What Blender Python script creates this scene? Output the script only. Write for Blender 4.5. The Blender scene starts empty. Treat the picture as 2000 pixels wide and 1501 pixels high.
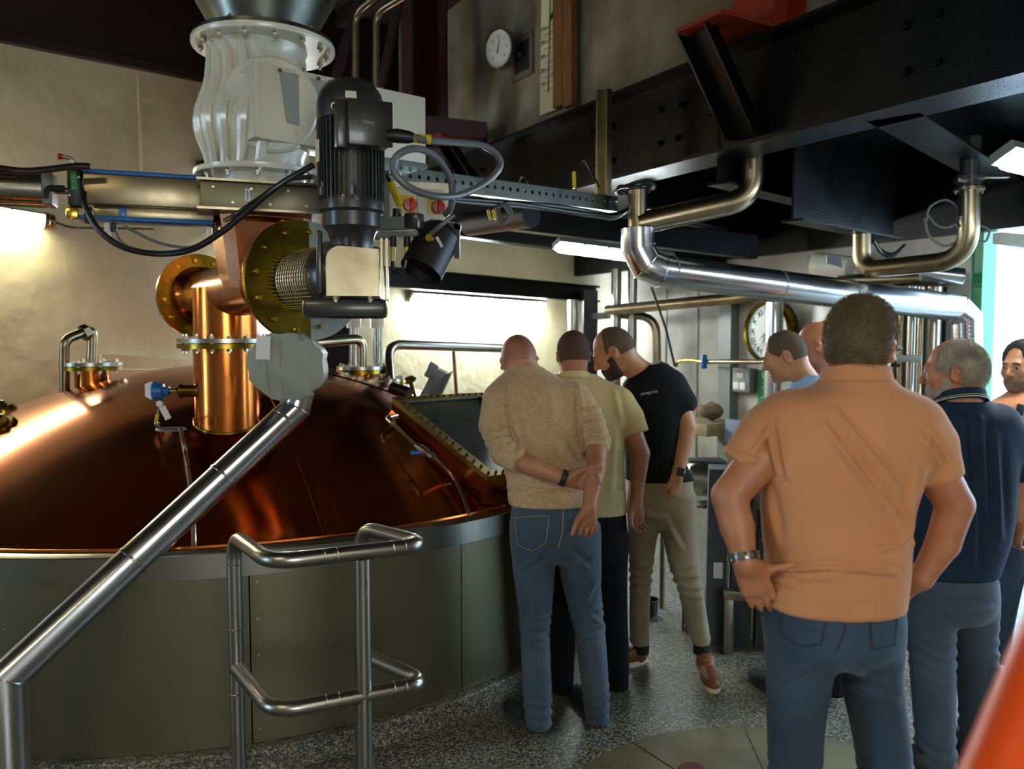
import bpy, bmesh, math, random
import numpy as np
from mathutils import Vector, Matrix
from mathutils.bvhtree import BVHTree
random.seed(7); rng = np.random.default_rng(7)
C = bpy.context.scene.collection
PI = math.pi
# ---------------------------------------------------------------- camera
FPX = 1600.0; HC = 1.74; TH = math.atan(104/FPX)
cam_d = bpy.data.cameras.new('camera'); cam = bpy.data.objects.new('camera', cam_d); C.objects.link(cam)
cam.location = (0, 0, HC); cam.rotation_euler = (PI/2-TH, 0, 0)
cam_d.sensor_width = 36; cam_d.lens = 36*FPX/2000; cam_d.clip_start = 0.05
cam_d.dof.use_dof = True; cam_d.dof.focus_distance = 3.3; cam_d.dof.aperture_fstop = 2.8
bpy.context.scene.camera = cam
# ---------------------------------------------------------------- view, world, main lights
vs = bpy.context.scene.view_settings
vs.view_transform = 'Standard'; vs.look = 'None'; vs.gamma = 1; vs.use_curve_mapping = False
vs.exposure = 0.0
world = bpy.data.worlds.new('daylight'); bpy.context.scene.world = world; world.use_nodes = True
wn = world.node_tree.nodes; bg = wn['Background']
bg.inputs[0].default_value = (0.52, 0.74, 1.0, 1); bg.inputs[1].default_value = 10.0
def area(name, loc, target, sx, sy, power, col, portal=False):
    l = bpy.data.lights.new(name, 'AREA'); l.shape = 'RECTANGLE'; l.size = sx; l.size_y = sy
    l.energy = power; l.color = col
    o = bpy.data.objects.new(name, l); C.objects.link(o); o.location = loc
    o.rotation_euler = (Vector(target)-Vector(loc)).to_track_quat('-Z', 'Y').to_euler()
    if portal: l.cycles.is_portal = True
    return o
DOOR_PORTAL = area('door_daylight_portal', (4.6, 5.0, 1.25), (3.0, 4.2, 1.25), 3.2, 2.5, 1, (1, 1, 1), True)
area('rear_window_daylight', (1.5, -4.0, 2.25), (0.2, 3.0, 1.0), 2.5, 1.25, 85, (1.0, 0.86, 0.62))
area('rear_ceiling_lamp', (-2.6, -1.6, 4.0), (-2.6, -1.2, 0), 1.5, 0.3, 70, (1.0, 0.86, 0.55))
area('rear_ceiling_lamp', (2.6, -2.2, 4.0), (2.6, -2.0, 0), 1.5, 0.3, 30, (1.0, 0.88, 0.62))
LAMP_W = (1.0, 0.90, 0.62); LAMP_C = (0.90, 0.98, 1.0)
# ---------------------------------------------------------------- helpers
def ray(x, y):
    u = (x-1000)/FPX; v = (750.5-y)/FPX
    return Vector((u, math.cos(TH)+v*math.sin(TH), -math.sin(TH)+v*math.cos(TH)))
CO = Vector((0, 0, HC))
def W(x, y, Y):
    r = ray(x, y); return CO + r*(Y/r.y)
def Wz(x, y, z):
    r = ray(x, y); return CO + r*((z-HC)/r.z)
def lin(h):
    h = h.lstrip('#'); c = [int(h[i:i+2], 16)/255 for i in (0, 2, 4)]
    return tuple(x/12.92 if x <= .04045 else ((x+.055)/1.055)**2.4 for x in c)+(1,)
def MAT(name, col, rough=.5, metal=0., bump=0., bscale=40., var=0., vscale=6., rvar=0., spec=.5, stretch=None, emit=None, estr=0., coat=0., sss=0., col2=None, detail=4., trans=0., bdist=.01):
    m = bpy.data.materials.new(name); m.use_nodes = True
    nt = m.node_tree; n = nt.nodes; L = nt.links; b = n['Principled BSDF']
    c = lin(col) if isinstance(col, str) else tuple(col)+(1,)
    b.inputs['Base Color'].default_value = c
    b.inputs['Roughness'].default_value = rough; b.inputs['Metallic'].default_value = metal
    b.inputs['Specular IOR Level'].default_value = spec
    if coat: b.inputs['Coat Weight'].default_value = coat; b.inputs['Coat Roughness'].default_value = .1
    if sss:
        b.inputs['Subsurface Weight'].default_value = sss; b.inputs['Subsurface Scale'].default_value = .008
        b.inputs['Subsurface Radius'].default_value = (1, .35, .2)
    if trans: b.inputs['Transmission Weight'].default_value = trans
    if emit: b.inputs['Emission Color'].default_value = tuple(emit)+(1,); b.inputs['Emission Strength'].default_value = estr
    if bump or var or rvar:
        tc = n.new('ShaderNodeTexCoord'); mp = n.new('ShaderNodeMapping'); L.new(tc.outputs['Object'], mp.inputs[0])
        if stretch: mp.inputs['Scale'].default_value = stretch
    if var or rvar:
        nz = n.new('ShaderNodeTexNoise'); nz.inputs['Scale'].default_value = vscale; nz.inputs['Detail'].default_value = detail
        L.new(mp.outputs[0], nz.inputs[0])
    if var:
        mx = n.new('ShaderNodeMix'); mx.data_type = 'RGBA'
        c2 = (lin(col2) if isinstance(col2, str) else col2) if col2 else tuple(x*(1-var) for x in c[:3])+(1,)
        mr = n.new('ShaderNodeMapRange'); mr.inputs['From Min'].default_value = .35; mr.inputs['From Max'].default_value = .65
        L.new(nz.outputs[0], mr.inputs[0]); L.new(mr.outputs[0], mx.inputs[0])
        mx.inputs[6].default_value = c; mx.inputs[7].default_value = c2
        L.new(mx.outputs[2], b.inputs['Base Color'])
    if rvar:
        mr2 = n.new('ShaderNodeMapRange'); mr2.inputs['To Min'].default_value = max(.02, rough-rvar); mr2.inputs['To Max'].default_value = min(1, rough+rvar)
        mr2.inputs['From Min'].default_value = .3; mr2.inputs['From Max'].default_value = .7
        L.new(nz.outputs[0], mr2.inputs[0]); L.new(mr2.outputs[0], b.inputs['Roughness'])
    if bump:
        nb = n.new('ShaderNodeTexNoise'); nb.inputs['Scale'].default_value = bscale; nb.inputs['Detail'].default_value = detail
        L.new(mp.outputs[0], nb.inputs[0]); bp = n.new('ShaderNodeBump'); bp.inputs['Strength'].default_value = bump; bp.inputs['Distance'].default_value = bdist
        L.new(nb.outputs[0], bp.inputs['Height']); L.new(bp.outputs[0], b.inputs['Normal'])
    return m
class G:
    def __init__(s): s.v = []; s.f = []
    def add(s, v, f):
        k = len(s.v); s.v += [Vector(p) for p in v]; s.f += [[i+k for i in q] for q in f]; return s
    def box(s, c, size, R=None, bev=0.):
        c = Vector(c); hx, hy, hz = (q/2 for q in size)
        if bev > 0:
            b = min(bev, hx*.9, hy*.9, hz*.9); P = []
            bm = bmesh.new(); bmesh.ops.create_cube(bm, size=1)
            for v in bm.verts: v.co = Vector((v.co.x*size[0], v.co.y*size[1], v.co.z*size[2]))
            bmesh.ops.bevel(bm, geom=bm.edges[:]+bm.verts[:], offset=b, segments=2, affect='EDGES', profile=.5)
            bm.verts.index_update()
            vs_ = [v.co.copy() for v in bm.verts]; fs = [[v.index for v in f.verts] for f in bm.faces]; bm.free()
        else:
            vs_ = [Vector((sx*hx, sy*hy, sz*hz)) for sx in (-1, 1) for sy in (-1, 1) for sz in (-1, 1)]
            fs = [(0, 1, 3, 2), (4, 6, 7, 5), (0, 4, 5, 1), (2, 3, 7, 6), (0, 2, 6, 4), (1, 5, 7, 3)]
        if R is not None: vs_ = [R @ v for v in vs_]
        return s.add([v+c for v in vs_], fs)
    def tube(s, pts, r, n=12, cap=True, closed=False):
        pts = [Vector(p) for p in pts]; m = len(pts); rs = r if isinstance(r, (list, tuple)) else [r]*m
        rings = []; up = None
        for i, p in enumerate(pts):
            if closed: d = pts[(i+1) % m]-pts[i-1]
            else: d = (pts[min(i+1, m-1)]-pts[max(i-1, 0)])
            d.normalize()
            if up is None:
                up = d.orthogonal().normalized()
            up = (up-d*up.dot(d));
            if up.length < 1e-6: up = d.orthogonal()
            up.normalize(); w = d.cross(up)
            rings.append([p+(up*math.cos(2*PI*k/n)+w*math.sin(2*PI*k/n))*rs[i] for k in range(n)])
        vv = [q for R_ in rings for q in R_]; ff = []
        for i in range(m if closed else m-1):
            j = (i+1) % m
            for k in range(n):
                a = i*n+k; b = i*n+(k+1) % n; ff.append((a, b, j*n+(k+1) % n, j*n+k))
        if cap and not closed:
            ff.append(list(range(n))[::-1]); ff.append([(m-1)*n+k for k in range(n)])
        return s.add(vv, ff)
    def lathe(s, prof, o, ax, n=48, arc=None, start=0., xref=None):
        o = Vector(o); ax = Vector(ax).normalized()
        u = ax.orthogonal().normalized() if xref is None else (Vector(xref)-ax*Vector(xref).dot(ax)).normalized()
        w = ax.cross(u); full = arc is None; cnt = n if full else n+1; vv = []; ff = []
        for k in range(cnt):
            a = start+(2*PI*k/n if full else arc*k/n)
            for (r, h) in prof: vv.append(o+ax*h+(u*math.cos(a)+w*math.sin(a))*r)
        m = len(prof)
        for k in range(n):
            k2 = (k+1) % cnt if full else k+1
            for i in range(m-1):
                q = [k*m+i, k2*m+i, k2*m+i+1, k*m+i+1]
                if prof[i][0] < 1e-6: q = [k*m+i, k2*m+i+1, k*m+i+1]
                elif prof[i+1][0] < 1e-6: q = [k*m+i, k2*m+i, k*m+i+1]
                ff.append(q)
        return s.add(vv, ff)
    def prism(s, poly, vec):
        poly = [Vector(p) for p in poly]; n = len(poly); vec = Vector(vec)
        ff = [list(range(n))[::-1], list(range(n, 2*n))]
        ff += [(i, (i+1) % n, n+(i+1) % n, n+i) for i in range(n)]
        return s.add(poly+[p+vec for p in poly], ff)
    def frustum(s, A, B):
        n = len(A); ff = [list(range(n))[::-1], list(range(n, 2*n))]+[(i, (i+1) % n, n+(i+1) % n, n+i) for i in range(n)]
        return s.add(list(A)+list(B), ff)
ORG = {}
def tag(o, label=None, cat=None, group=None, kind=None):
    if label: o['label'] = label
    if cat: o['category'] = cat
    if group: o['group'] = group
    if kind: o['kind'] = kind
    return o
def mesh_obj(name, me, m, parent=None, origin=None):
    o = bpy.data.objects.new(name, me); C.objects.link(o)
    if m is not None:
        for q in (m if isinstance(m, (list, tuple)) else [m]): me.materials.append(q)
    o.parent = parent
    return o
def obj(name, g, m, parent=None, origin=None, ang=35, flat=False, weld=True):
    vv = g.v
    if parent is not None: og = ORG.get(parent.name, Vector((0, 0, 0)))
    else:
        if origin is None:
            xs = [p.x for p in vv]; ys = [p.y for p in vv]; zs = [p.z for p in vv]
            origin = ((min(xs)+max(xs))/2, (min(ys)+max(ys))/2, min(zs))
        og = Vector(origin)
    me = bpy.data.meshes.new(name); me.from_pydata([tuple(p-og) for p in vv], [], g.f)
    if weld:
        bm = bmesh.new(); bm.from_mesh(me); bmesh.ops.remove_doubles(bm, verts=bm.verts, dist=1e-5)
        bmesh.ops.recalc_face_normals(bm, faces=bm.faces); bm.to_mesh(me); bm.free()
    if not flat:
        me.polygons.foreach_set('use_smooth', [True]*len(me.polygons)); me.set_sharp_from_angle(angle=math.radians(ang))
    o = mesh_obj(name, me, m, parent)
    if parent is None: o.location = og
    ORG[o.name] = og
    return o
def thing(name, label, cat, loc, group=None, kind=None):
    o = bpy.data.objects.new(name, None); C.objects.link(o); o.location = loc; o.empty_display_size = .1
    ORG[o.name] = Vector(loc); tag(o, label, cat, group, kind); return o
def struct(name, g, m, **k):
    o = obj(name, g, m, **k); o['kind'] = 'structure'; return o
def rot_to(z, x=None):
    z = Vector(z).normalized()
    x = z.orthogonal() if x is None else Vector(x)-z*Vector(x).dot(z)
    x.normalize(); y = z.cross(x); return Matrix((x, y, z)).transposed()
def fil(pts, rad, n=6):
    """round the corners of a path"""
    pts = [Vector(p) for p in pts]; out = [pts[0]]
    for i in range(1, len(pts)-1):
        a, b, c = pts[i-1], pts[i], pts[i+1]; d1 = (a-b); d2 = (c-b)
        l = min(rad, d1.length*.49, d2.length*.49); p = b+d1.normalized()*l; q = b+d2.normalized()*l
        for k in range(n+1):
            t = k/n; out.append(p*(1-t)**2+b*2*t*(1-t)+q*t*t)
    out.append(pts[-1]); return out
def cat_rom(pts, n=6):
    P = [Vector(p) for p in pts]; P = [P[0]*2-P[1]]+P+[P[-1]*2-P[-2]]; out = []
    for i in range(1, len(P)-2):
        for k in range(n):
            t = k/n; a, b, c, d = P[i-1:i+3]
            out.append(.5*((2*b)+(c-a)*t+(2*a-5*b+4*c-d)*t*t+(3*b-a-3*c+d)*t**3))
    out.append(P[-2]); return out
def px(L): return [W(*q) for q in L]
def hexbolt(r, h, n=6):
    g = G(); g.lathe([(0, 0), (r, 0), (r, h), (0, h)], (0, 0, 0), (0, 0, 1), n=n)
    g.lathe([(0, h), (r*.5, h), (r*.5, h*1.7), (0, h*1.7)], (0, 0, 0), (0, 0, 1), n=8)
    me = bpy.data.meshes.new('bolt'); me.from_pydata([tuple(p) for p in g.v], [], g.f); return me
BM = {}
def bolts(parent, o, ax, R, n, r, h, m, start=0., name='bolt', arc=2*PI, xref=None, only=None):
    key = (round(r, 4), round(h, 4), m.name)
    if key not in BM: me = hexbolt(r, h); me.materials.append(m); BM[key] = me
    o = Vector(o); ax = Vector(ax).normalized(); u = ax.orthogonal().normalized() if xref is None else Vector(xref).normalized(); w = ax.cross(u)
    rt = rot_to(ax).to_4x4(); og = ORG[parent.name]
    for k in range(n):
        a = start+arc*k/n; p = o+(u*math.cos(a)+w*math.sin(a))*R
        b = bpy.data.objects.new(name, BM[key]); C.objects.link(b); b.parent = parent
        b.matrix_local = Matrix.Translation(p-og) @ rt
def bolt_at(parent, p, ax, r, h, m, name='bolt'):
    key = (round(r, 4), round(h, 4), m.name)
    if key not in BM: me = hexbolt(r, h); me.materials.append(m); BM[key] = me
    b = bpy.data.objects.new(name, BM[key]); C.objects.link(b); b.parent = parent
    b.matrix_local = Matrix.Translation(Vector(p)-ORG[parent.name]) @ rot_to(ax).to_4x4()
def text(parent, s, o, right, up, size, m, name='lettering', align='CENTER'):
    c = bpy.data.curves.new('t', 'FONT'); c.body = s; c.size = size; c.align_x = align; c.align_y = 'CENTER'; c.extrude = .0006
    to = bpy.data.objects.new('t', c); C.objects.link(to); bpy.context.view_layer.update()
    me = bpy.data.meshes.new_from_object(to.evaluated_get(bpy.context.evaluated_depsgraph_get()))
    bpy.data.objects.remove(to); me.materials.clear(); me.materials.append(m)
    R = Vector(right).normalized(); U = Vector(up); U = (U-R*U.dot(R)).normalized(); N = R.cross(U)
    t = bpy.data.objects.new(name, me); C.objects.link(t); t.parent = parent
    M4 = Matrix((R, U, N)).transposed().to_4x4(); t.matrix_local = Matrix.Translation(Vector(o)-ORG[parent.name]) @ M4
    return t
def uvdir(a): return Vector((math.cos(a), math.sin(a), 0))
# ---------------------------------------------------------------- materials
M = {}
M['steel'] = MAT('brushed_stainless', '#a09d92', .30, 1, bump=.03, bscale=10, rvar=.05, vscale=4, var=.12, bdist=.001)
M['satin'] = MAT('satin_steel_sheet', '#827d64', .42, .9, bump=.08, bscale=2, rvar=.06, vscale=1.3, var=.25, bdist=.006)
M['shine'] = MAT('polished_aluminium', '#c9cbcd', .24, 1, rvar=.04, vscale=4, bump=.05, bscale=9, bdist=.003)
M['tarn'] = MAT('tarnished_steel', '#a39678', .32, 1, rvar=.05, vscale=5, var=.3, col2='#7d7158')
M['copper'] = MAT('polished_copper', '#cc6f26', .15, 1, var=.5, vscale=1.6, col2='#a4561c', rvar=.03, bump=.07, bscale=5, bdist=.006)
M['copper_l'] = MAT('bright_copper', '#d07a38', .20, 1, var=.4, vscale=4, col2='#b4632a', rvar=.07, bump=.06, bscale=10, bdist=.003)
M['copper_p'] = MAT('pale_copper', '#c98a68', .26, 1, var=.3, vscale=5, rvar=.06)
M['brass'] = MAT('aged_brass', '#8f7524', .28, 1, var=.5, vscale=8, col2='#5c4a12', rvar=.1)
M['brass_f'] = MAT('brushed_brass_frame', '#a98f45', .42, .85, var=.3, vscale=8, col2='#86702e')
M['brass_l'] = MAT('bright_brass', '#b89a3c', .22, 1)
M['bolt'] = MAT('zinc_bolt', '#a9a28e', .33, 1)
M['black'] = MAT('black_gloss_paint', '#080807', .36, 0, bump=.5, bscale=90, var=.15, vscale=3, rvar=.08, bdist=.003, detail=6, spec=.2)
M['blackm'] = MAT('black_matt', '#0e0e0e', .5, 0)
M['cable'] = MAT('black_cable_rubber', '#161616', .35, 0)
M['cableg'] = MAT('grey_cable', '#5a5e60', .4, 0)
M['motor'] = MAT('dark_grey_motor_paint', '#2e2e2b', .33, 0, bump=.2, bscale=40, var=.3, vscale=10, coat=.2, bdist=.002)
M['white'] = MAT('cream_white_paint', '#dad6c2', .28, 0, coat=.4, var=.12, vscale=6, col2='#c4c3b2', bump=.05, bscale=12)
M['panelw'] = MAT('off_white_panel', '#cdc8b2', .4, 0, var=.12, vscale=3)
M['zinc'] = MAT('galvanised_cone', '#7d8078', .30, 1, var=.35, vscale=7, rvar=.08)
M['plaster'] = MAT('painted_plaster', '#d2c9a6', .55, 0, bump=.55, bscale=3.2, var=.22, vscale=1.1, col2='#bab08c', bdist=.05, detail=5)
M['plaster2'] = MAT('painted_block_wall', '#b3b0a2', .6, 0, bump=.3, bscale=5, var=.4, vscale=2.2, col2='#8e8b80', bdist=.02)
M['concrete'] = MAT('bare_concrete', '#7d7562', .8, 0, bump=.4, bscale=60, var=.5, vscale=2.2, col2='#5d5138', bdist=.004)
M['redp'] = MAT('oxide_red_paint', '#3a0f07', .45, 0, var=.3, vscale=6, bump=.1, bscale=20)
M['orangep'] = MAT('orange_red_paint', '#8e2c12', .5, 0, var=.25, vscale=5)
M['railp'] = MAT('bright_orange_enamel', '#e04e14', .35, 0)
M['wood'] = MAT('pine_timber', '#7b4f22', .6, 0, var=.5, vscale=8, stretch=(6, 6, .5), col2='#5a3512')
M['darkwood'] = MAT('dark_roof_timber', '#2a160d', .7, 0, var=.4, vscale=6)
M['blue'] = MAT('blue_plastic', '#1763ab', .35, 0)
M['green'] = MAT('green_label', '#1f9d45', .5, 0, var=.4, vscale=120, col2='#0c5c24')
M['yellow'] = MAT('yellow_sleeve', '#c9b21a', .4, 0)
M['red'] = MAT('red_plastic', '#b3201a', .3, 0)
M['pillow'] = MAT('grey_insulation_cloth', '#8f9287', .6, 0, bump=.6, bscale=9, var=.15, vscale=4, bdist=.03)
M['paper'] = MAT('white_label_paper', '#d5d2cc', .5, 0)
M['ink'] = MAT('black_ink', '#181818', .6, 0)
M['glassd'] = MAT('dark_hatch_glass', '#0b120f', .12, 0, var=.9, vscale=9, stretch=(1, 5, 1), col2='#2b3a34', spec=.6, bump=.15, bscale=80)
M['floorm'] = None
M['lampw'] = MAT('warm_lamp_diffuser', '#fff4e0', .4, 0, emit=LAMP_W, estr=85)
M['lampb2'] = MAT('bright_wall_diffuser', '#fff9f0', .4, 0, emit=LAMP_C, estr=190)
M['lampd'] = MAT('dim_lamp_diffuser', '#fff4e0', .4, 0, emit=LAMP_W, estr=25)
M['lampc'] = MAT('cool_lamp_diffuser', '#f4fbff', .4, 0, emit=LAMP_C, estr=75)
M['lampb'] = MAT('lamp_body_grey', '#6f7670', .45, 0)
# terrazzo
def terrazzo():
    m = bpy.data.materials.new('terrazzo_floor'); m.use_nodes = True; nt = m.node_tree; n = nt.nodes; L = nt.links; b = n['Principled BSDF']
    tc = n.new('ShaderNodeTexCoord'); v = n.new('ShaderNodeTexVoronoi'); v.inputs['Scale'].default_value = 150
    L.new(tc.outputs['Object'], v.inputs['Vector'])
    sp = n.new('ShaderNodeSeparateColor'); L.new(v.outputs['Color'], sp.inputs[0])
    cr = n.new('ShaderNodeValToRGB'); cr.color_ramp.interpolation = 'CONSTANT'
    e = cr.color_ramp.elements; e[0].color = lin('#3c3e3c'); e[0].position = 0
    for p, c in ((.22, '#5a5a52'), (.42, '#88805f'), (.58, '#3d4246'), (.72, '#8f8a72'), (.9, '#b5b1a0')):
        q = e.new(p); q.color = lin(c)
    e[len(e)-1].color = lin('#b5b1a0') if len(e) else None
    L.new(sp.outputs[0], cr.inputs[0])
    nz = n.new('ShaderNodeTexNoise'); nz.inputs['Scale'].default_value = .9; L.new(tc.outputs['Object'], nz.inputs[0])
    mx = n.new('ShaderNodeMix'); mx.data_type = 'RGBA'; mx.blend_type = 'MULTIPLY'; mx.inputs[0].default_value = .5
    L.new(cr.outputs[0], mx.inputs[6]); L.new(nz.outputs[0], mx.inputs[7]); L.new(mx.outputs[2], b.inputs['Base Color'])
    b.inputs['Roughness'].default_value = .42
    return m
M['floorm'] = terrazzo()
# ================================================================ structure
def RP(x, y, P0, N):
    r = ray(x, y); N = Vector(N); return CO + r*((Vector(P0)-CO).dot(N)/r.dot(N))
LW0 = Vector((-4.1, 6.5, 0)); LWd = Vector((.76, .65, 0)).normalized(); LWn = Vector((LWd.y, -LWd.x, 0))   # n into the room
COR = Vector((.87, 10.75, 0)); RWd = Vector((.463, -.886, 0)).normalized(); RWn = Vector((RWd.y, -RWd.x, 0))
def wall(name, a, b, z0, z1, n, m, th=.25):
    a = Vector(a); b = Vector(b); n = Vector(n); a.z = b.z = z0
    g = G().prism([a, b, b-n*th, a-n*th], (0, 0, z1-z0)); return struct(name, g, m)
ZC = 4.95
WL = wall('wall_left', LW0-LWd*12, COR+LWd*.2, 0, 4.0, LWn, M['plaster'])
g = G().prism([LW0-LWd*12+Vector((0, 0, 4.0)), COR+Vector((0, 0, 4.0)), COR-LWn*.3+Vector((0, 0, 4.0)), LW0-LWd*12-LWn*.3+Vector((0, 0, 4.0))], (0, 0, .95)); struct('wall_left_gable', g, M['darkwood'])
g = G().prism([LW0-LWd*12+LWn*.08+Vector((0, 0, 3.99)), COR+LWn*.08+Vector((0, 0, 3.99)), COR-LWn*.3+Vector((0, 0, 3.99)), LW0-LWd*12-LWn*.3+Vector((0, 0, 3.99))], (0, 0, .07)); struct('trim_1', g, M['darkwood'])
# conduit scar and ledge on the plaster wall
g = G(); a = RP(269, 145, LW0, LWn); b = RP(276, 341, LW0, LWn); g.tube([a, (a+b)/2+LWn*.004, b], .011, 8); tag(obj('wall_conduit', g, M['plaster'], origin=b), 'thin cream conduit running up the left plaster wall', 'conduit')
g = G(); a = RP(195, 722, LW0, LWn); b = RP(640, 722, LW0, LWn)
P_ = [RP(195, 690, LW0, LWn), RP(350, 700, LW0, LWn), b+Vector((0, 0, .1)), b-Vector((0, 0, 1.2)), a-Vector((0, 0, 1.2))]
g.prism(P_, LWn*.05); g.tube([a+LWn*.06, b+LWn*.06], .008, 6); struct('trim_2', g, M['plaster'])
DJ = COR+RWd*5.34; DE = COR+RWd*9.6
wall('wall_right', COR-RWd*.2, DJ, 0, ZC, RWn, M['plaster2'])
wall('wall_right_lintel', DJ, DE, 2.62, ZC, RWn, M['plaster2'])
wall('wall_right_front', DE, COR+RWd*17, 0, ZC, RWn, M['plaster2'])
RWE = COR+RWd*17
wl = LW0-LWd*12
# rear wall with a window opening the light comes through
ry = -4.2
def rw(name, x0, x1, z0, z1): struct(name, G().box(((x0+x1)/2, ry-.12, (z0+z1)/2), (x1-x0, .24, z1-z0)), M['plaster2'])
rw('wall_rear', -13.5, .2, 0, ZC); rw('wall_rear_side', 2.8, 9.5, 0, ZC); rw('wall_rear_sill', .2, 2.8, 0, 1.6); rw('wall_rear_head', .2, 2.8, 2.9, ZC)
g = G(); [g.box((x, ry-.1, 2.25), (.06, .08, 1.3)) for x in (.23, 1.5, 2.77)]; [g.box((1.5, ry-.1, z), (2.6, .08, .06)) for z in (1.63, 2.87)]; struct('window_1', g, M['panelw'])
struct('floor', G().prism([(-13.5, ry, -.15), (9.4, ry, -.15), tuple(RWE+Vector((0, 0, -.15))), tuple(COR+Vector((0, 0, -.15))), tuple(wl+Vector((0, 0, -.15)))], (0, 0, .15)), M['floorm'])
ceil = struct('ceiling', G().prism([(-14, ry-.3, ZC), (9.6, ry-.3, ZC), tuple(RWE+Vector((.4, 0, ZC))), tuple(COR+Vector((.2, .5, ZC))), tuple(wl+Vector((-.5, .2, ZC)))], (0, 0, .2)), M['darkwood'])
for k in range(14):   # rafters under the roof boards
    p = LW0+LWd*(-5+k*.62); p.z = ZC-.09; q = p+LWn*7
    obj('rafter', G().box((p+q)/2, (7, .07, .17), rot_to((0, 0, 1), q-p)), M['darkwood'], parent=ceil)
# outside ground and a strip of grass beyond the doorway
gm = MAT('pale_paving', '#a9a7a0', .8, bump=.2, bscale=8, var=.2, vscale=2)
p = DJ; struct('ground', G().prism([tuple(COR+RWd*3-RWn*.25), tuple(COR+RWd*14-RWn*.25), tuple(COR+RWd*14-RWn*14), tuple(COR+RWd*3-RWn*14)], (0, 0, -.1)), gm)
g = G(); gr = MAT('grass_green', '#5f9a3a', .8)
for _ in range(5000):
    q = COR+RWd*rng.uniform(3.2, 9)-RWn*rng.uniform(3.2, 6); a = rng.uniform(0, 6.28); h = rng.uniform(.05, .13); w = Vector((math.cos(a), math.sin(a), 0))*.008
    g.add([q-w, q+w, q+Vector((rng.uniform(-.04, .04), rng.uniform(-.04, .04), h))], [(0, 1, 2)])
tag(obj('grass_strip', g, gr, weld=False), 'strip of green grass outside the bright doorway', 'grass', kind='stuff')
g = G(); gf = MAT('green_door_frame', '#3f8f63', .45)
dz = Vector((0, 0, 1))
d1 = struct('door_1', G().box(DJ+RWd*.04-RWn*.1+dz*1.3, (.16, .08, 2.62), rot_to((0, 0, 1), RWn)), gf)
obj('threshold', G().box(DJ+RWd*2.1-RWn*.1+dz*.03, (4.2, .12, .06), rot_to((0, 0, 1), RWd)), M['blackm'], parent=d1)
obj('door_post', G().box(DJ+RWd*.62-RWn*.12+dz*1.3, (.05, .05, 2.6), rot_to((0, 0, 1), RWd)), M['blackm'], parent=d1)
# ---------------------------------------------------------------- steel work overhead
def ibeam(name, a, b, n, hgt, wid, m, tf=.022, tw=.016, off=0.):
    """a,b on the front bottom edge; n horizontal towards the back"""
    a = Vector(a); b = Vector(b); n = Vector(n).normalized(); Z = Vector((0, 0, 1)); w2 = wid/2
    pr = [(0, 0), (wid, 0), (wid, tf), (w2+tw/2, tf), (w2+tw/2, hgt-tf), (wid, hgt-tf), (wid, hgt), (0, hgt), (0, hgt-tf), (w2-tw/2, hgt-tf), (w2-tw/2, tf), (0, tf)]
    g = G(); k = len(g.v); A = [a+n*(x+off)+Z*z for x, z in pr]; B = [b+n*(x+off)+Z*z for x, z in pr]
    g.frustum(A, B); return g
BA = Wz(1197, 350, 2.75); BB = Wz(2000, 141, 2.75); Bd = (BA-BB).normalized(); Bn = Vector((-Bd.y, Bd.x, 0))*-1
if Bn.y < 0: Bn = -Bn
B0 = BB-Bd*1.6; B1 = BA+Bd*4.2
mb = thing('main_beam', 'long riveted black steel I-beam crossing the upper right overhead', 'beam', B0)
obj('beam_section', ibeam('b', B0, B1, Bn, .57, .28, M['black']), M['black'], parent=mb)
WF = BB+Bn*.13   # web front plane
def on_web(x, y, off=0): return RP(x, y, WF-Bn*off, Bn)
for (x, y) in [(1292, 215), (1333, 205), (1290, 280), (1325, 270), (1160, 258), (1197, 248), (1165, 322), (1197, 314), (1770, 50), (1835, 25), (1770, 140), (1833, 120), (925, 335), (942, 333)]:
    bolt_at(mb, on_web(x, y, -.001), -Bn, .022, .02, M['black'], 'rivet')
# diagonal black brackets on the front of the beam and the painted columns above
def bracket(name, label, T, Bt, wid, th):
    T = Vector(T); Bt = Vector(Bt); d = (T-Bt); s = Bd*wid/2; t = Bn*-th
    t_ = thing(name, label, 'bracket', Bt)
    obj('web_plate', G().prism([T+s, T-s, Bt-s, Bt+s], t*.2), M['black'], parent=t_)
    for q in (s, -s): obj('side_flange', G().prism([T+q, T+q*.86, Bt+q*.86, Bt+q], t), M['black'], parent=t_)
    return t_
T = Wz(1372, 62, 3.36); Bq = on_web(1465, 268, .02)
bracket('diagonal_bracket', 'wide black diagonal steel bracket under the orange column foot', T, Bq, .22, .09)
T2 = W(880, 282, 7.2); B2 = W(925, 352, 7.0)
bracket('diagonal_bracket', 'smaller black diagonal bracket below the dark red column', T2, B2, .2, .08)
# orange column foot
CP = T+Vector((0, 0, .02)); oc = thing('orange_column', 'orange-red painted column foot above the main beam', 'column', CP)
obj('base_plate', G().box(CP+Bn*.22-Bd*.06, (.34, .62, .022), rot_to((0, 0, 1), Bd)), M['orangep'], parent=oc)
cc = CP+Bn*.28-Bd*.12
obj('flange_plate', G().box(cc+dz*.75-Bd*.0, (.26, .02, 1.5), rot_to((0, 0, 1), Bd)), M['orangep'], parent=oc)
obj('flange_plate', G().box(cc+dz*.75+Bn*.24, (.26, .02, 1.5), rot_to((0, 0, 1), Bd)), M['orangep'], parent=oc)
obj('web_plate', G().box(cc+dz*.75+Bn*.12, (.02, .24, 1.5), rot_to((0, 0, 1), Bd)), M['orangep'], parent=oc)
obj('gusset', G().prism([cc+Bd*.13, cc+Bd*.3, cc+Bd*.13+dz*.28], Bn*.02), M['orangep'], parent=oc)
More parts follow.
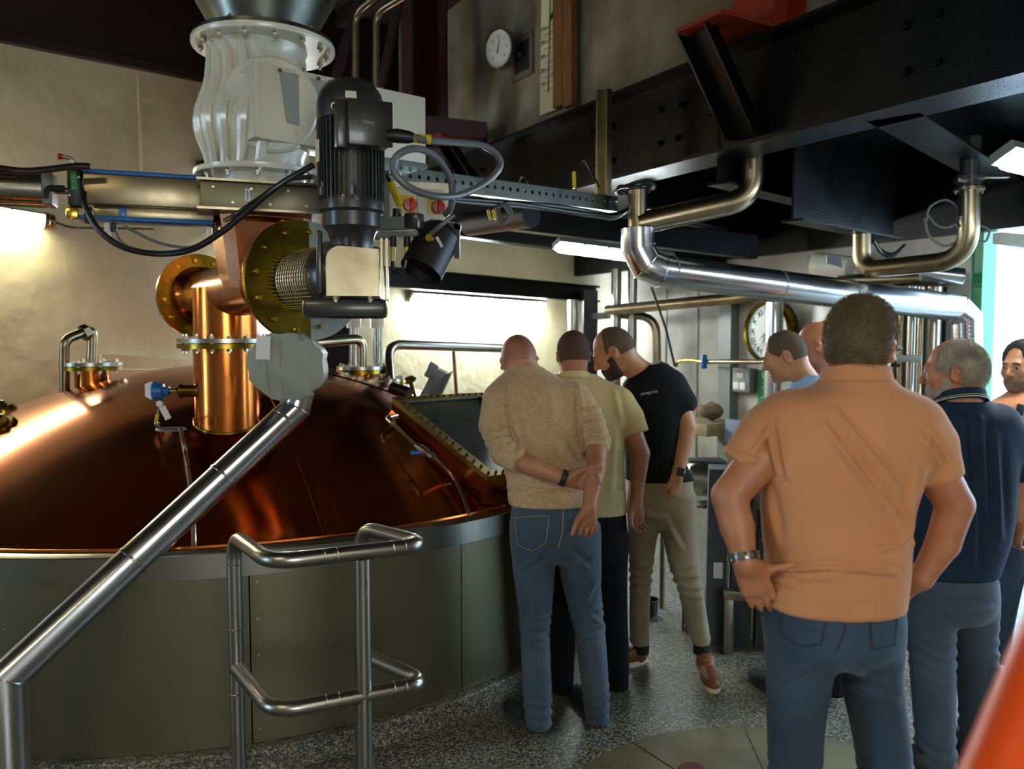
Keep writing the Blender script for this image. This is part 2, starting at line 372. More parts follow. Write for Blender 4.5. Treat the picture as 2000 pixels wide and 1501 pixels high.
# dark red column, left
p0 = W(806, 262, 7.7); p1 = W(880, 262, 7.7); rc = thing('red_column', 'dark oxide red steel column behind the white cover box', 'column', (p0+p1)/2)
mid = (p0+p1)/2; R_ = rot_to((0, 0, 1), (.85, -.52, 0))
obj('column_section', G().box(mid+Vector((-.13, .02, .9)), (.13, .3, 2.0), R_).box(mid+Vector((.06, .05, .9)), (.2, .02, 2.0), R_).box(mid+Vector((.02, .16, .9)), (.28, .02, 2.0), R_), M['redp'], parent=rc)
a = W(832, 225, 7.45); b = W(950, 238, 7.3); obj('base_plate', G().prism([a, b, W(950, 268, 7.3), W(832, 262, 7.45)], (0, .25, 0)), M['redp'], parent=rc)
a = W(834, 258, 7.0); obj('foot_plate', G().prism([W(833, 269, 7.1), W(861, 258, 7.1), W(861, 262, 7.1), W(835, 273, 7.1)], (0.1, .2, 0)), M['orangep'], parent=rc)
# bare concrete upper wall behind the beam
CW = BB+Bn*.34; c0 = RP(836, 200, CW, Bn); 
a = Vector((c0.x, c0.y, 3.2)); b = Vector(((BB-Bd*2+Bn*.34).x, (BB-Bd*2+Bn*.34).y, 3.2))
struct('wall_upper', G().prism([a, b, b+Bn*.2, a+Bn*.2], (0, 0, 1.75)), M['concrete'])
def on_c(x, y, off=0): return RP(x, y, CW-Bn*off, Bn)
# round dial gauge
gc = on_c(975, 95, .17); gg = thing('dial_gauge', 'round white-faced dial gauge sticking out of the concrete wall', 'gauge', gc)
ax = Vector((-.93, -1.0, -.1)).normalized(); rr = 36/1600*gc.y
obj('gauge_case', G().lathe([(0, -.07), (rr*.93, -.07), (rr, -.05), (rr, .02), (rr*.93, .022), (rr*.93, .008)], gc, ax), M['steel'], parent=gg)
face = obj('dial_face', G().lathe([(0, .009), (rr*.935, .009)], gc, ax), MAT('dial_face_white', '#c9c8b8', .4), parent=gg)
U = Vector((0, 0, 1)); U = (U-ax*U.dot(ax)).normalized(); Rr = U.cross(ax)
tk = G()
for k in range(28):
    a = math.radians(-225+k*10); d = Rr*math.cos(a)+U*math.sin(a); tk.box(gc+d*rr*.8+ax*.0105, (rr*.1, .0025, .001), rot_to(ax, d))
obj('tick_marks', tk, M['ink'], parent=gg)
for k, s in enumerate(['0', '1', '2', '3', '4', '5', '6']):
    a = math.radians(225-k*45); d = Rr*math.cos(a)+U*math.sin(a); text(gg, s, gc+d*rr*.6+ax*.011, Rr, U, rr*.22, M['ink'], 'numeral')
d = (Rr*.32+U).normalized(); obj('pointer', G().prism([gc-d*.25*rr+ax*.016-Rr*.006, gc-d*.25*rr+ax*.016+Rr*.006, gc+d*.7*rr+ax*.016], ax*.002), M['ink'], parent=gg)
obj('stem', G().tube([gc-ax*.06, gc+Bn*.2], .03, 12), M['blackm'], parent=gg)
# square opening in the concrete with its frame
q = [on_c(1001, 82, .02), on_c(1039, 56, .02), on_c(1040, 143, .02), on_c(1000, 162, .02)]; cen = sum(q, Vector())/4
fr = thing('wall_opening', 'small square dark opening with a timber frame in the concrete wall', 'opening', cen)
qi = [cen+(p-cen)*.68 for p in q]
for i in range(4): obj('frame_strip', G().prism([q[i], q[(i+1) % 4], qi[(i+1) % 4], qi[i]], Bn*.03), MAT('grey_timber', '#5b4e3a', .8) if 'grey_timber' not in bpy.data.materials else bpy.data.materials['grey_timber'], parent=fr)
obj('hole_shade', G().prism(qi, Bn*-.004), M['blackm'], parent=fr)  # flat black sheet stands for the shade inside the hole
obj('pipe_stub', G().tube([cen-Bn*.01, cen-Bn*.06-Bd*.06], .018, 10), M['blackm'], parent=fr)
# measuring scale board
q = [on_c(1058, -40, .05), on_c(1090, -52, .05), on_c(1088, 212, .05), on_c(1054, 226, .05)]; sb = thing('scale_board', 'tall white measuring board with numbered tick marks beside the timber post', 'scale', q[3])
obj('board', G().prism(q, Bn*.02), MAT('enamel_white', '#c8c39c', .4), parent=sb)
tk = G(); Zu = Vector((0, 0, 1)); Rb = -Bd
c_t = on_c(1075.5, -45, .055); c_b = on_c(1071, 181, .055); tk.prism([c_b-Rb*.004, c_b+Rb*.004, c_t+Rb*.004, c_t-Rb*.004], -Bn*.003)
w = (q[2]-q[3]).length
L_ = ['1200', '1300', '1400', '1500', '1600']; R2 = ['3418', '1092', '8058', '8818', '7284']
for k in range(5):
    yl = 52+k*27.3; yr = 33+k*27.3
    a = on_c(1071.8, yr+9, .055); p = a+Rb*w*.25; tk.box(p, (w*.48, .002, .003), rot_to(Bn, Rb)); text(sb, L_[k], p+Rb*w*.05+Zu*.018-Bn*.001, Rb, Zu, .03, M['ink'], 'numeral')
    a = on_c(1071.8, yl+2, .055); p = a-Rb*w*.25; tk.box(p, (w*.48, .002, .003), rot_to(Bn, Rb)); text(sb, R2[k], p-Rb*w*.08+Zu*.018-Bn*.001, Rb, Zu, .03, M['ink'], 'numeral')
    for dy in (11, -3): 
        a = on_c(1071.8, yl+dy+2, .055); tk.box(a, (w*.5, .002, .0025), rot_to(Bn, Rb))
obj('tick_marks', tk, M['ink'], parent=sb)
a = on_c(1081, 28, .06); obj('marker', G().prism([a-Rb*.03, a+Rb*.03+Zu*.035, a+Rb*.03-Zu*.01, a-Rb*.03-Zu*.03], -Bn*.01), M['ink'], parent=sb)
for (x0, x1) in ((1090, 1108), (1109, 1127)):
    o = obj('timber_post', G().prism([on_c(x0, -60, .04), on_c(x1, -66, .04), on_c(x1, 205, .04), on_c(x0, 213, .04)], -Bn*.05), M['wood'])
    tag(o, 'orange-brown upright timber plank right beside the white scale board' if x0 < 1100 else 'orange-brown upright timber plank, second from the white scale board', 'post', 'timber planks on the concrete wall')
# deck underside and joists
Zd = 3.02
dk = struct('ceiling_deck', G().prism([tuple(B0+Bn*.28+dz*(Zd-2.75)), tuple(B1+Bn*.28+dz*(Zd-2.75)), (-1.5, 10.0, Zd), (.8, 10.6, Zd), (COR+RWd*9).xy[:]+(Zd,)], (0, 0, .25)), M['black'])
def joist(e1, e2, z, label, wid=.14, h=None):
    a = Wz(*e1, z); b = Wz(*e2, z); d = (b-a).normalized(); n = Vector((-d.y, d.x, 0)); n = n if n.y > 0 else -n
    h = h or (Zd-z); o = obj('ceiling_joist', ibeam('j', a-d*.15, b+d*.2, n, h, wid, M['black'], tf=.014), M['black']); tag(o, label, 'joist', 'black joists under the deck'); return o
joist((1815, 232), (2080, 408), 2.75, 'black joist lit blue beside the bright right-hand ceiling lamp', .24)
joist((1450, 363), (1810, 452), 2.60, 'black joist running to the tarnished u-shaped pipe, nearest to the bent pipe', .15)
pj_ = W(1683, 458, 5.5); d = Vector((.72, .69, 0)).normalized(); a = pj_-d*.95-Vector((-.69, .72, 0))*.07; b = a+d*1.45; n = Vector((-d.y, d.x, 0))
tag(obj('ceiling_joist', ibeam('j', a, b, n if n.y > 0 else -n, Zd-a.z, .14, M['black'], tf=.014), M['black']), 'lowest black joist above the polished pipe, carrying the left leg of the U-shaped pipe', 'joist', 'black joists under the deck')
joist((1290, 413), (1500, 470), 2.60, 'black joist farthest back above the polished pipe elbow', .12)
# edge beam along the right wall
e0 = COR+RWd*-.0+RWn*.02; e1 = COR+RWd*9.4+RWn*.02
o = obj('edge_beam', G().box((e0+e1)/2+dz*2.75, (9.4, .12, .60), rot_to((0, 0, 1), RWd)), M['black']); tag(o, 'black edge beam along the top of the doorway wall', 'beam')
# low black beams in front of the lit wall
def bar(name, label, a, b, h, th, m=M['black'], cat='beam', group=None, dn=(0, 1, 0)):
    a = Vector(a); b = Vector(b); d = (b-a).normalized(); n = Vector((-d.y, d.x, 0)).normalized()
    if n.y < 0: n = -n
    o = obj(name, G().prism([a, b, b+n*th, a+n*th], (0, 0, h)), m); tag(o, label, cat, group); return o
lb = thing('low_beam', 'black steel channel beam above the long wall lamp', 'beam', W(756, 558, 7.6))
a = W(640, 551, 7.3); b = W(1172, 590, 9.6)
d = (b-a).normalized(); n = Vector((-d.y, d.x, 0)).normalized()
obj('beam_section', ibeam('l', a, b, n, .19, .14, M['black']), M['black'], parent=lb)
bar('cross_beam', 'black cross beam behind the ceiling lamp left of the polished elbow', W(880, 458, 7.4), W(1480, 535, 8.4), .14, .16)
bar('cross_beam', 'black cross beam above the ceiling lamp left of the polished elbow', W(760, 418, 6.6), W(1480, 505, 7.2), .2, .14)
bar('lit_beam_strip', 'pale strip painted as the lamplit underside of a beam below the deck', W(960, 440, 6.9), W(1230, 476, 7.3), .05, .1, M['lampb'], 'strip')  # pale grey colour stands for lamplight on a beam's underside
g = G(); g.tube([W(915, 438, 6.1), W(1038, 420, 5.6)], .085, 20); o = obj('black_pipe', g, M['blackm']); tag(o, 'short fat black pipe below the cable tray', 'pipe')
# black post and its arm at the corner
pc = W(1152, 640, 9.4); o = obj('corner_post', G().box((pc.x, pc.y, 1.1), (.16, .16, 2.2)), M['black'], origin=(pc.x, pc.y, 0)); tag(o, 'black steel post at the far corner behind the men', 'post')
bar('post_arm', 'short black arm sticking out from the corner post', W(1150, 624, 9.3), W(1222, 620, 9.0), .07, .08, cat='arm')
pc = W(667, 640, 8.0); o = obj('dark_post', G().box((pc.x, pc.y, 1.1), (.33, .2, 2.2)), M['black'], origin=(pc.x, pc.y, 0)); tag(o, 'dark rough post behind the grey insulation jacket', 'post')
# ================================================================ mash tun
VC = Vector((-1.75, 5.3, 0)); VR = 2.25; ZK = .1; ZB = .785; ZT = .885; ZA = 1.53; DRD = 2.17; DQ = 1.08
def dome_z(r): return ZT+.005+(ZA-ZT)*max(0., 1-(r/DRD)**2)**DQ
def dome_hit(x, y, off=0.):
    r = ray(x, y); t = 2.5
    while t < 8:
        p = CO+r*t; rr = math.hypot(p.x-VC.x, p.y-VC.y)
        if rr < DRD and p.z < dome_z(rr)+off: return p
        t += .004
    return None
def cyl_ang(x, y, R=VR):
    r = ray(x, y); o = CO-VC; a = r.x**2+r.y**2; b = 2*(o.x*r.x+o.y*r.y); c = o.x**2+o.y**2-R*R
    t = (-b-math.sqrt(b*b-4*a*c))/(2*a); p = CO+r*t; return math.atan2(p.y-VC.y, p.x-VC.x)
vat = thing('mash_tun', 'huge round copper-domed mash tun with a grey steel jacket', 'tank', VC)
def ring(name, prof, m, a0=None, a1=None, n=160, parent=vat):
    g = G()
    if a0 is None: g.lathe(prof, VC, (0, 0, 1), n=n)
    else: g.lathe(prof, VC, (0, 0, 1), n=n, arc=a1-a0, start=a0, xref=(1, 0, 0))
    return obj(name, g, m, parent=parent)
kb = struct('trim_3', G().lathe([(0, 0), (VR+.055, 0), (VR+.055, ZK-.01), (VR+.045, ZK), (0, ZK)], VC, (0, 0, 1), n=160), M['floorm'])
aa = cyl_ang(490, 1300); ab = cyl_ang(902, 1200); st = ab-aa; npan = round(2*PI/st); st = 2*PI/npan
for k in range(npan):
    a0 = aa+k*st+.0012; a1 = aa+(k+1)*st-.0012
    pn = ring('jacket_panel', [(VR-.03, ZK), (VR, ZK+.002), (VR, ZB), (VR-.03, ZB)], M['satin'], a0, a1, n=24)
    for z in np.linspace(ZK+.06, ZB-.03, 5):
        p = VC+uvdir(a0+.012)*VR+Vector((0, 0, z)); bolt_at(vat, p, uvdir(a0), .005, .003, M['bolt'], 'screw')
ring('rim_band', [(VR-.06, ZB+.001), (VR+.012, ZB), (VR+.014, ZT-.004), (VR+.008, ZT), (DRD-.03, ZT), (DRD-.04, ZT-.03)], M['steel'])
prof = [(0, ZA)]+[(r, dome_z(r)) for r in [DRD*math.sin(PI/2*k/60) for k in range(1, 61)]]
cd = ring('copper_dome', prof, M['copper'], n=200)
g = G(); R_ = VR-.01
g.tube([VC+uvdir(2*PI*k/160)*(DRD+.004)+Vector((0, 0, ZT+.004)) for k in range(160)], .008, 6, closed=True); obj('dome_bead', g, M['copper_l'], parent=vat)
for a in (cyl_ang(640, 1000), -.32):   # hammered seams
    pts = [VC+uvdir(a)*r+Vector((0, 0, dome_z(r)+.001)) for r in np.linspace(.12, DRD-.01, 40)]; obj('dome_seam', G().tube(pts, .005, 6), M['copper'], parent=vat)
# hatch with brass frame, glass and bolts
TL = Vector((-.681, 4.60, 1.345)); BL = Vector((-.12, 3.85, 1.030)); hv = BL-TL; hu = Vector((.8, .6, 0))*.62
hn = hu.cross(hv).normalized(); hn = hn if hn.z > 0 else -hn
TRr = TL+hu; BRr = BL+hu; cen = (TL+BRr)/2
hb = obj('hatch_side', G().frustum([TL, BL, BRr, TRr], [TL+Vector((.02, .05, -.32)), BL+Vector((-.10, .05, -.34)), BRr+Vector((-.12, 0, -.34)), TRr+Vector((0, 0, -.32))]), M['copper_l'], parent=vat, flat=True)
fw = .055
fr = [TL, BL, BRr, TRr]; un = hu.normalized(); vn = hv.normalized()
fi = [TL+un*fw+vn*fw, BL+un*fw-vn*fw, BRr-un*fw-vn*fw, TRr-un*fw+vn*fw]
hf = []
for i in range(4):
    j = (i+1) % 4; hf.append(obj('hatch_frame', G().prism([fr[i], fr[j], fi[j], fi[i]], hn*.026), M['brass_f'], parent=vat, flat=True))
    d = fr[j]-fr[i]; nb = 15 if i in (0, 2) else 14
    for k in range(nb):
        p = fr[i]+d*((k+.5)/nb); inw = (cen-p); inw = (un*(1 if inw.dot(un) > 0 else -1) if i in (0, 2) else vn*(1 if inw.dot(vn) > 0 else -1))
        bolt_at(vat, p+inw*.027+hn*.026, hn, .0075, .007, M['motor'])
obj('hatch_glass', G().prism(fi, hn*.008), M['glassd'], parent=vat, flat=True)
obj('glass_gasket', G().tube([p+hn*.012 for p in fi], .009, 8, closed=True), M['blackm'], parent=vat)
# nozzles on the dome
def flange(parent, c, ax, R, th, m, r_in=0., nb=12, br=.011, name='flange', bm=M['bolt'], both=True, brr=.86):
    c = Vector(c); ax = Vector(ax).normalized()
    obj(name, G().lathe([(r_in, -th), (R, -th), (R, th), (r_in, th)], c, ax, n=48), m, parent=parent)
    bolts(parent, c+ax*th, ax, R*brr, nb, br, br*1.1, bm)
    if both: bolts(parent, c-ax*th, -ax, R*brr, nb, br, br*1.1, bm)
Z1 = Vector((0, 0, 1))
def nozzle(px_, yf, Yf, r, R, down):
    c = W(px_, yf, Yf); n = obj('dome_nozzle', G().tube([c-Z1*down, c], r, 32), M['copper_l'], parent=vat)
    flange(n, c-Z1*.014, Z1, R, .011, M['brass'], nb=8); flange(n, c+Z1*.012, Z1, R, .011, M['steel'], nb=8, both=False); return n, c
n1, c1 = nozzle(178, 714, 5.0, .095, .175, .5)
# pipe on it
p = [c1, W(181, 668, 5.0), W(177, 645, 5.0), W(160, 645, 4.95), W(126, 664, 4.85), W(124, 700, 4.85), W(124, 775, 4.9)]
g = G().tube(fil([c1, W(181, 642, 5.0), W(126, 663, 4.85), W(126, 790, 4.9)], .05), .029, 16); o = obj('vent_pipe', g, M['tarn']); tag(o, 'bent steel pipe rising from the far left dome flange', 'pipe')
g = G().lathe([(.03, -.02), (.048, -.02), (.048, .02), (.03, .02)], W(166, 649, 4.96), W(126, 664, 4.85)-W(181, 642, 5.0), n=6); obj('hex_union', g, M['tarn'], parent=o)
g = G().tube([W(124, 690, 4.95), W(131, 790, 4.95)], .016, 10); o = obj('thin_pipe', g, M['tarn']); tag(o, 'thin upright pipe beside the far left dome flange', 'pipe')
n2, c2 = nozzle(707, 721, 5.6, .088, .17, .4)
g = G().tube(fil([c2-Z1*.0, W(707, 661, 5.6), W(560, 673, 5.2)], .07), .034, 16); o = obj('bent_pipe', g, M['tarn']); tag(o, 'bent bronze-tinted pipe from the dome flange behind the insulation jacket', 'pipe')
for x, lab in ((691, 'pale steel riser pipe left of its twin at the lit wall'), (737, 'pale steel riser pipe right of its twin at the lit wall')):
    g = G().tube([W(x, 620, 6.4), W(x, 760, 6.4)], .034, 14); o = obj('riser_pipe', g, M['steel']); tag(o, lab, 'pipe', 'riser pipes at the lit wall')
    g = G().tube([W(x, 560, 6.4), W(x, 640, 6.4)], .055, 14); obj('insulation_sleeve', g, M['panelw'], parent=o)
n3, c3 = nozzle(763, 745, 5.5, .05, .085, .3)
g = G().tube(fil([c3, W(757, 672, 5.7), W(1010, 681, 6.6)], .13), .034, 16); o = obj('curved_pipe', g, M['steel']); tag(o, 'long steel pipe bending over in front of the brightly lit wall', 'pipe')
# manway handle wheel, valve motor and stick
p = W(806, 758, 5.0)
ax = Vector((-.25, -.35, .9)).normalized(); g = G().lathe([(0, .075), (.03, .073), (.042, .06), (.038, .05), (.012, .04), (.01, -.08), (.0, -.08)], p, ax, n=24); hw = obj('hand_wheel', g, M['brass_l'], parent=vat)
obj('foot', G().box(p-Z1*.07, (.16, .1, .05), bev=.015), M['brass_l'], parent=hw)
g = G().tube([W(765, 758, 5.1), W(800, 768, 5.05)], .04, 14); o = obj('sight_tube', g, M['blackm']); tag(o, 'dark sloping tube stub beside the brass knob', 'tube')
p = W(850, 745, 4.95); vm = thing('valve_motor', 'ribbed grey valve motor tilted behind the hatch', 'motor', p-Z1*.12)
R_ = rot_to((.42, -.1, .9), (.9, 0, -.4)); obj('motor_body', G().box(p, (.09, .1, .17), R_, .01), M['lampb'], parent=vm)
for k in range(5): obj('cooling_rib', G().box(p+R_ @ Vector((.035+k*.008-.0, -.0, .01*k-.02)), (.005, .13, .15), R_), M['lampb'], parent=vm)
obj('terminal_box', G().box(p+R_ @ Vector((-.045, -.03, .06)), (.06, .08, .09), R_, .01), M['lampb'], parent=vm)
obj('motor_foot', G().box(p+R_ @ Vector((0, 0, -.12)), (.1, .1, .09), R_, .01), M['steel'], parent=vm)
obj('motor_lead', G().tube(cat_rom([p+R_ @ Vector((-.02, -.075, .05)), p+R_ @ Vector((.01, -.085, 0)), p+R_ @ Vector((.0, -.07, -.14))]), .006, 8), M['cableg'], parent=vm)
o = obj('wooden_stick', G().tube([W(885, 676, 6.6), W(893, 790, 6.4)], .014, 8), M['wood']); tag(o, 'thin wooden stick leaning behind the dome by the lit wall', 'stick')
for (x, y, lab) in ((8, 793, 'dark bolted cap at the left picture edge, upper one'), (6, 822, 'dark bolted cap at the left picture edge, lower one')):
    h = dome_hit(x, y+10, .0) or W(x, y+12, 4.2); n = (Vector((h.x-VC.x, h.y-VC.y, 1.6))).normalized()
    t = obj('dome_cap', G().lathe([(0, .06), (.035, .06), (.045, .05), (.045, -.03)], h, n, n=8), M['brass'], parent=vat); obj('cap_base', G().lathe([(0, .012), (.07, .012), (.07, -.02)], h, n, n=24), M['brass'], parent=t)
# ================================================================ mixing column and cross pipe
NC = Vector((-1.42, 4.08, 0)); FC = Vector((-1.134, 3.74, 0)); AX = Vector((.65, -.76, 0)).normalized()
PL = Vector((-1.653, 4.35, 1.925)); PR = Vector((-.884, 3.45, 1.95))
mx = thing('mixing_column', 'upright bright copper column with cross pipe and brass flanges', 'column', NC+Z1*1.2)
nr = .158
obj('lower_column', G().tube([NC+Z1*1.1, NC+Z1*1.665], nr, 48), M['copper_l'], parent=mx)
g = G(); pts = []
for k in range(48):
    a = 2*PI*k/48; q = NC+uvdir(a)*nr; pts.append(Vector((q.x, q.y, dome_z(math.hypot(q.x-VC.x, q.y-VC.y))+.004)))
obj('weld_bead', g.tube(pts, .009, 6, closed=True), M['brass'], parent=mx)
obj('upper_column', G().tube([NC+Z1*1.695, NC+Z1*1.95], nr*.98, 48), M['copper_l'], parent=mx)
flange(mx, NC+Z1*1.668, Z1, .232, .011, M['brass'], nb=16, name='column_flange', br=.012)
flange(mx, NC+Z1*1.694, Z1, .232, .010, M['steel'], nb=16, name='column_flange', both=False, br=.012)
cr = .125
a = PL+AX*.09; b = PR-AX*.30
obj('cross_pipe', G().tube([a, b], cr, 48), M['copper_p'], parent=mx)
obj('inlet_cone', G().lathe([(.155, 0), (.15, .06), (cr, .12)], PL, AX, n=48), M['copper_l'], parent=mx)
obj('outlet_cone', G().lathe([(cr, 0), (cr+.012, .02), (cr+.012, .09), (.165, .16), (.2, .28), (.2, .31)], PR-AX*.32, AX, n=48), M['copper_p'], parent=mx)
g = G().tube([PR-AX*.31+(Z1*math.cos(t)+AX.cross(Z1)*math.sin(t))*(cr+.008) for t in np.linspace(0, 2*PI, 60, endpoint=False)], .007, 6, closed=True); obj('weld_bead', g, M['copper_l'], parent=mx)
obj('inlet_disc', G().lathe([(.06, -.016), (.215, -.016), (.22, -.01), (.22, .01), (.15, .012)], PL, AX, n=64), M['brass'], parent=mx)
bolts(mx, PL+AX*.01, AX, .185, 12, .011, .012, M['brass_l'])
# big outlet disc: a brass half and a pale metal half
h = AX.cross(Z1)   # horizontal in-plane
hs = 1 if h.x > 0 else -1; h = h*hs
def half(name, s, m, R=.248):
    st_ = math.atan2(0, 1); pts = [PR+Z1*R*math.cos(t)+h*s*R*math.sin(t) for t in np.linspace(0, PI, 40)]
    sh = h*(.035 if s > 0 else .033); pts = [p+(sh if s > 0 else Vector()) for p in pts]
    if s < 0: pts = [PR+Z1*R+h*.03]+pts+[PR-Z1*R+h*.03]
    return obj(name, G().prism(pts, AX*(.016 if s < 0 else .013)), m, parent=mx)
half('brass_half_disc', -1, M['brass']); hd2 = half('pale_half_disc', 1, M['pillow'])
obj('disc_edge', G().lathe([(.2, -.006), (.252, -.006), (.252, .0), (.2, .0)], PR, AX, n=64), M['brass_l'], parent=mx)
bolts(mx, PR+AX*.016, AX, .205, 12, .011, .012, M['brass_l'], start=.25)
# oval hood joining the feeder to the cross pipe
def duct(name, c, z0, z1, s0, s1, m, ch=.25, ang=.35, parent=None):
    A = []; B = []
    for Lq, s, z in ((A, s0, z0), (B, s1, z1)):
        for (u, v) in ((1, 1-ch), (1-ch, 1), (-1+ch, 1), (-1, 1-ch), (-1, -1+ch), (-1+ch, -1), (1-ch, -1), (1, -1+ch)):
            p = Vector((u*s*math.cos(ang)-v*s*math.sin(ang), u*s*math.sin(ang)+v*s*math.cos(ang), z)); Lq.append(c+p)
    return obj(name, G().frustum(A, B), m, parent=parent, flat=True)
duct('hood', FC+Vector((-.02, .05, 0)), 1.93, 2.25, .155, .20, M['copper_p'], ang=.5, parent=mx)
g = G().tube([FC+Vector((-.02, .05, 0))+Vector((math.cos(.5+a_)*.215, math.sin(.5+a_)*.215, 2.225)) for a_ in np.linspace(0, 2*PI, 24, endpoint=False)], .012, 6, closed=True); obj('hood_lip', g, M['copper_l'], parent=mx)
# level sensor on the column
sp = W(372, 763, 4.02); ls = thing('level_sensor', 'small blue and white sensor head on a brass stub beside the copper column', 'sensor', sp)
Xd = Vector((-1, -.06, 0)).normalized()
obj('stub', G().tube([NC+Vector((-.1, -.06, sp.z)), sp+Xd*.045], .031, 24), M['brass'], parent=ls); obj('stub_collar', G().tube([sp+Xd*.035, sp+Xd*.048], .036, 24), M['brass'], parent=ls)
obj('stem', G().tube([sp+Xd*.045, sp+Xd*.10], .011, 12).lathe([(.018, .05), (.018, .066), (.0, .066)], sp, Xd, n=6), M['steel'], parent=ls)
obj('blue_body', G().lathe([(.016, .10), (.022, .102), (.022, .125), (.036, .13), (.044, .165), (.046, .175), (0, .175)], sp, Xd, n=24), M['blue'], parent=ls)
obj('white_cap', G().frustum([sp+Xd*.172+v for v in (Vector((0, -.03, .05)), Vector((0, .04, .03)), Vector((0, .03, -.045)), Vector((0, -.04, -.04)))], [sp+Xd*.21+v for v in (Vector((0, -.02, .035)), Vector((0, .02, .02)), Vector((0, .02, -.025)), Vector((0, -.02, -.025)))]), M['paper'], parent=ls)
q = sp+Xd*.15-Z1*.06; obj('gland', G().tube([q+Z1*.03, q], .018, 14), M['blackm'], parent=ls); obj('gland_cap', G().tube([q+Vector((.012, -.02, 0)), q+Vector((.012, -.034, 0))], .015, 16), M['paper'], parent=ls)
obj('tag', G().box(q+Vector((.035, -.02, -.045)), (.032, .002, .07), Matrix.Rotation(-.45, 3, 'Y')), M['paper'], parent=ls)
lc = W(334, 838, 3.78)
o = obj('sensor_cable', G().tube(cat_rom([q-Z1*.01, q-Z1*.05+Vector((-.01, 0, 0)), q-Z1*.1+Vector((-.014, -.02, 0)), lc+Vector((-.058, 0, .03))]+[lc+Vector((math.cos(t)*.062, -math.sin(t)*.06, 0)) for t in np.linspace(PI, 3.6*PI, 20)]), .006, 8), M['cableg']); tag(o, 'grey cable coiled in a loop below the blue sensor', 'cable')
obj('yellow_sleeve', G().tube([q-Z1*.055+Vector((-.0105, -.003, 0)), q-Z1*.09+Vector((-.013, -.016, 0))], .009, 8), M['yellow'], parent=o)
pts = [W(352, 833, 3.72)]+[dome_hit(x, y, .012) for x, y in ((361, 880), (368, 925), (373, 965), (377, 1010), (379, 1060), (380, 1097))]
o = obj('cable_conduit', G().tube(cat_rom(pts), .010, 10), M['steel']); tag(o, 'thin steel conduit running down the dome below the cable loop', 'conduit')
# sampling line with blue ball valve, on the hatch side
a = W(757, 817, 4.30); b = W(813, 870, 4.03); c = W(868, 908, 3.86); sl = thing('sampling_line', 'thin steel sampling line with blue valve handle beside the hatch', 'pipe', b)
obj('elbow', G().tube(fil([a+Vector((.03, .1, 0)), a, a+(b-a)*.2], .02), .018, 12), M['steel'], parent=sl)
obj('upper_tube', G().tube([a, b], .007, 10), M['steel'], parent=sl); d = (c-b).normalized()
for t0, t1, r in ((0, .03, .016), (.035, .085, .022), (.085, .12, .015), (.125, .15, .019)): obj('fitting', G().lathe([(0, t0), (r, t0), (r, t1), (0, t1)], b, d, n=8), M['steel'], parent=sl)
obj('valve_handle', G().box(b+d*.04+Vector((-.01, -.03, -.012)), (.075, .02, .016), rot_to((0, -.3, 1), (1, .2, -.1)), .004), M['blue'], parent=sl)
pts = [b+d*.14]+[dome_hit(x, y, .02) for x, y in ((885, 932), (903, 968), (914, 1000))]+[W(921, 1030, 3.75), W(923, 1048, 3.74)]
obj('lower_hose', G().tube(cat_rom(pts), .011, 10), M['steel'], parent=sl)
# ================================================================ slide gate, rotary valve, hopper
DA = Vector((-.94, -.34, 0)).normalized(); DP = Vector((-DA.y, DA.x, 0)); RA = rot_to(Z1, DA)
sg = thing('slide_gate', 'flat stainless slide gate box between white valve and copper hood', 'gate', FC+Z1*2.25)
obj('gate_body', G().box(FC+Z1*2.305-DA*.10, (.70, .50, .11), RA, .004), M['satin'], parent=sg)
for z in (2.248, 2.366): obj('gate_lip', G().box(FC+Z1*z-DA*.10, (.73, .54, .010), RA), M['tarn'], parent=sg)
fs = [FC-DA*.10+s*RA @ Vector((0, .256, 0)) for s in (1, -1)]
fcam = min(fs, key=lambda p: p.length)
for k in range(9): bolt_at(sg, fcam+DA*(.30-.075*k)+Z1*(2.275 if k % 2 else 2.335), (fcam-FC+DA*.1).normalized(), .006, .005, M['bolt'])
obj('blue_label', G().box(fcam+DA*.165+Z1*2.31+(fcam-FC+DA*.1).normalized()*.002, (.02, .002, .05), RA), M['paper'], parent=sg)
obj('blue_arrow', G().prism([fcam+DA*.165+Z1*z+DA*x+(fcam-FC+DA*.1).normalized()*.0035 for x, z in ((0, 2.333), (.007, 2.316), (.003, 2.316), (.003, 2.29), (-.003, 2.29), (-.003, 2.316), (-.007, 2.316))], (fcam-FC+DA*.1).normalized()*.001), M['blue'], parent=sg)
# actuator to the left
AC = FC+Z1*2.325; ac = thing('gate_actuator', 'stainless actuator box with blue brackets and a fat grey air cylinder', 'actuator', AC+DA*.3)
nf = (fcam-FC+DA*.10).normalized()
s0, s1 = .17, .70
obj('actuator_box', G().box(AC+DA*(s0+s1)/2+nf*.05+Z1*.0, (s1-s0, .12, .125), RA, .006), M['tarn'], parent=ac)
obj('lower_tray', G().box(AC+DA*(s0+s1)/2+nf*.02-Z1*.085, (s1-s0-.06, .1, .045), RA, .004), M['tarn'], parent=ac)
for z in (.075, -.115):
    pts = [AC+DA*(s0+.04)+Z1*z+nf*.02, AC+DA*(s1+.02)+Z1*z+nf*.02]
    obj('blue_bracket', G().box((pts[0]+pts[1])/2, (s1-s0-.0, .13, .02), RA, .009), M['blue'], parent=ac)
obj('blue_stop', G().box(AC+DA*.56+nf*.07-Z1*.09, (.03, .012, .045), RA, .003), M['blue'], parent=ac)
cy = AC+DA*.86
obj('cylinder_tube', G().lathe([(0, 0), (.064, 0), (.064, .75), (0, .75)], cy, DA, n=40), M['steel'], parent=ac)
obj('cylinder_cap', G().box(cy-DA*.02, (.04, .135, .135), RA, .01), M['lampb'], parent=ac)
